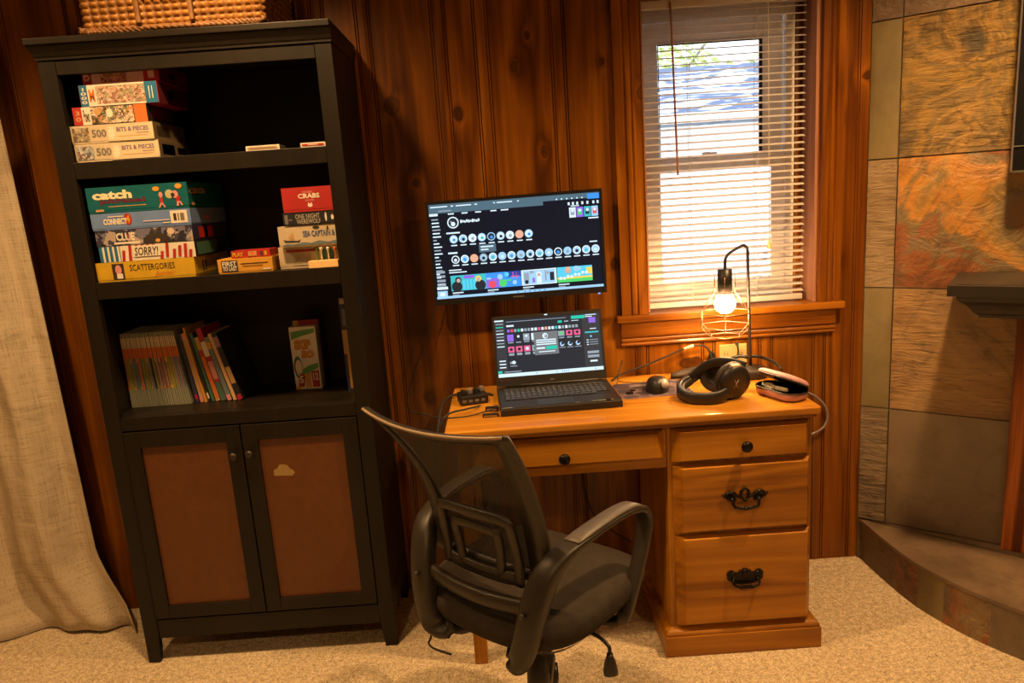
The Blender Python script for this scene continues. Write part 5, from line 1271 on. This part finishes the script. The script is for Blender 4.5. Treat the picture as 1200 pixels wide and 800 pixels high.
# armrests
def arm(s_):
    key = [  # r, f, z, width(lateral), thickness(in path plane)
(.040, -.085, .412, .040, .016), (.095, -.172, .410, .046, .024), (.126, -.202, .424, .050, .036), (.146, -.202, .465, .054, .040), (.162, -.192, .530, .060, .042),
        (.176, -.170, .600, .060, .044), (.192, -.142, .645, .052, .036), (.205, -.095, .668, .046, .020), (.214, -.030, .678, .046, .016), (.220, .050, .682, .048, .015),
        (.226, .110, .678, .048, .016), (.230, .150, .662, .046, .018), (.232, .166, .632, .042, .020), (.232, .156, .590, .038, .022), (.230, .130, .530, .034, .024),
        (.226, .096, .460, .032, .022), (.214, .075, .412, .034, .018), (.170, .070, .396, .036, .014), (.110, .070, .392, .036, .012)]
    mb = MB(); fr = []
    pts = catmull([Vector(k[:3]) for k in key], 6); ws = catmull([Vector((k[3], k[4], 0)) for k in key], 6); n = len(pts)
    for i, p in enumerate(pts):
        tt = (pts[min(i+1, n-1)]-pts[max(i-1, 0)]).normalized()
        lat = Vector((1, 0, 0)); 
        if abs(tt.x) > .6: lat = Vector((0, 1, 0)) if i < n/2 else Vector((0, 1, 0))
        lat = (lat-tt*lat.dot(tt)).normalized()
        # smooth the change of the lateral axis
        mixf = min(1, max(0, (abs(tt.x)-.35)/.5)); l1 = Vector((1, 0, 0))-tt*tt.x; l2 = Vector((0, 1 if tt.x*(1 if i < n/2 else -1) > 0 else -1, 0)); l2 = Vector((0, -1 if i < n/2 else 1, 0)) 
        l2 = l2-tt*l2.dot(tt); lat = (l1*(1-mixf)+l2*mixf).normalized()
        nn = tt.cross(lat).normalized(); w, t = ws[i].x/2, ws[i].y/2
        ring = []
        for a in range(16):
            an = 2*pi*a/16; c_, sn = cos(an), sin(an); e = .55
            q = p+lat*w*math.copysign(abs(c_)**e, c_)+nn*t*math.copysign(abs(sn)**e, sn)
            ring.append(tuple(MC @ Vector((q.x*s_, q.y, q.z))))
        fr.append(ring)
    mb.sweep(fr, chairp, True)
    o = mb.build('armrest', ch, fix=True)
    mb = MB(); P = [Vector(k[:3])+Vector((0, 0, k[4]/2+.002)) for k in key[7:12]]; P = catmull(P, 6); fr = []; 
    for i, p in enumerate(P):
        t_ = .0035*min(1, i/3, (len(P)-1-i)/3+.05)+.0005
        fr.append([tuple(MC @ Vector(((p.x+dx)*s_, p.y, p.z+dz))) for dx, dz in ((-.021, -t_), (-.019, t_*.6), (0, t_), (.019, t_*.6), (.021, -t_), (0, -t_))])
    mb.sweep(fr, armtop, True); mb.build('arm_pad', o, fix=True)
    mb = MB()
    p0 = Vector((.158*s_, -.2115, .552)); 
    mb.cyl(MC @ p0, MC @ (p0+Vector((0, -.010, 0))), .0065, ink, 14); mb.build('bolt_hole', o)
    if s_ < 0:
        mb = MB()
        for z in (.50, .56): q0 = Vector((-.189, -.192, z)); mb.cyl(MC @ q0, MC @ (q0+Vector((-.004, 0, 0))), .006, darkmetal, 12)
        mb.build('screws', o)
arm(1); arm(-1)
# gas column, star base, castors
mb = MB(); mb.lathe([(.028, .09), (.028, .24), (.024, .245), (.024, .34), (.016, .345), (.016, .372), (.03, .376)], blackm, 24, MC @ Matrix.Translation((.010, 0, 0))); mb.build('gas_column', ch)
mb = MB(); mb.lathe([(.030, .062), (.045, .07), (.045, .105), (.032, .115)], blackm, 24, MC)
for k in range(5):
    a = rad(80+72*k)-0; d = Vector((cos(a), sin(a), 0)); sd = Vector((-d.y, d.x, 0)); fr = []
    for t in range(7):
        q = t/6; c = Vector((CX, CY, 0))+d*(.03+.255*q)+Vector((0, 0, .092-.016*q)); w = .024-.008*q; h = .020-.006*q
        fr.append([tuple(c+sd*x*w+Vector((0, 0, z*h))) for x, z in ((-1, -.9), (-.9, .3), (-.5, .9), (.5, .9), (.9, .3), (1, -.9))])
    mb.sweep(fr, blackm, True)
base_o = mb.build('star_base', ch, fix=True)
for k in range(5):
    a = rad(80+72*k); d = Vector((cos(a), sin(a), 0)); c = Vector((CX, CY, 0))+d*.275; sd = Vector((-d.y, d.x, 0)); sw = rad(25+k*50); ax = Vector((cos(a+pi/2+sw*.4), sin(a+pi/2+sw*.4), 0))
    mb = MB(); mb.cyl(c+Vector((0, 0, .05)), c+Vector((0, 0, .078)), .006, chrome, 8)
    for s_ in (-1, 1): mb.cyl(c+ax*.006*s_+Vector((0, 0, .026)), c+ax*.022*s_+Vector((0, 0, .026)), .0255, blackm, 20)
    mb.ell(tuple(c+Vector((0, 0, .036))), .020, .020, .022, blackm); mb.build('castor', ch)
# height lever and tilt wire
mb = MB(); mb.tube([W(.10, -.02, .405), W(.18, .0, .402), W(.225, -.005, .392), W(.232, -.008, .375)], .0045, blackm, 8, sub=4)
c0 = W(.232, -.008, .374); fr = []
for t, w, h in ((0, .008, .008), (.010, .010, .009), (.022, .016, .010), (.040, .020, .010), (.052, .020, .008), (.055, .015, .006)):
    c = c0+Vector((0, 0, -t)); fr.append([tuple(c+RV*0+Vector((1, 0, 0))*w*x*.8+Vector((0, 1, 0))*h*y) for x, y in ((-1, -.6), (-.6, -1), (.6, -1), (1, -.6), (1, .6), (.6, 1), (-.6, 1), (-1, .6))])
mb.sweep(fr, blackm, True); mb.build('height_lever', ch, fix=True)
mb = MB(); mb.tube([W(-.12, -.10, .41), W(-.165, -.165, .40), W(-.172, -.18, .36), W(-.176, -.185, .345), W(-.15, -.19, .343), W(-.10, -.185, .345)], .0028, darkmetal, 8, sub=4); mb.build('tilt_wire', ch)

# ================================================================ LIGHT
WARM = (1.0, .58, .235)
def spot(name, loc, power, size=rad(138), blend=.75, r=.05, aim=(0, 0, -1)):
    l = bpy.data.lights.new(name, 'SPOT'); l.energy = power; l.color = WARM; l.spot_size = size; l.spot_blend = blend; l.shadow_soft_size = r
    o = bpy.data.objects.new(name, l); COL.objects.link(o); o.location = loc
    o.rotation_euler = Vector(aim).to_track_quat('-Z', 'Y').to_euler(); return o
spot('recessed_or_fill_light', (-.69, -.85, 2.40), 118)
spot('recessed_or_fill_light', (1.19, -.86, 2.40), 185)
spot('recessed_or_fill_light', (-1.62, -.95, 2.40), 70)
spot('recessed_or_fill_light', (-.69, -2.9, 2.40), 58, rad(160))  # added unseen fill behind the camera, lifts the dark shelves
spot('recessed_or_fill_light', (1.19, -2.9, 2.40), 50, rad(160))  # unseen fill added behind the camera on the right
w = bpy.data.worlds.new('World'); scene.world = w; w.use_nodes = True
bg = w.node_tree.nodes['Background']; bg.inputs[0].default_value = (.78, .88, 1.0, 1); bg.inputs[1].default_value = 2.7
sl = bpy.data.lights.new('sun', 'SUN'); sl.energy = 6; sl.color = (1, .95, .88); sl.angle = rad(.6)
so = bpy.data.objects.new('sun', sl); COL.objects.link(so); so.rotation_euler = Vector((.9, .35, -.55)).to_track_quat('-Z', 'Y').to_euler()

# ================================================================ CAMERA
cd = bpy.data.cameras.new('camera'); cam = bpy.data.objects.new('camera', cd); COL.objects.link(cam); scene.camera = cam
yaw, pitch, roll = .0070, .1987, -.0686
fwd = Vector((sin(yaw)*cos(pitch), cos(yaw)*cos(pitch), -sin(pitch))); right = Vector((cos(yaw), -sin(yaw), 0)); up = right.cross(fwd)
r2 = right*cos(roll)+up*sin(roll); u2 = -right*sin(roll)+up*cos(roll)
cam.matrix_world = Matrix(((r2.x, u2.x, -fwd.x, 0), (r2.y, u2.y, -fwd.y, -2.4516), (r2.z, u2.z, -fwd.z, 1.3996), (0, 0, 0, 1)))
cd.sensor_width = 36; cd.lens = 844.32*36/1200; cd.clip_start = .05; cd.clip_end = 100
scene.view_settings.view_transform = 'Standard'; scene.view_settings.look = 'None'; scene.view_settings.gamma = 1; scene.view_settings.use_curve_mapping = False
scene.view_settings.exposure = 0.0
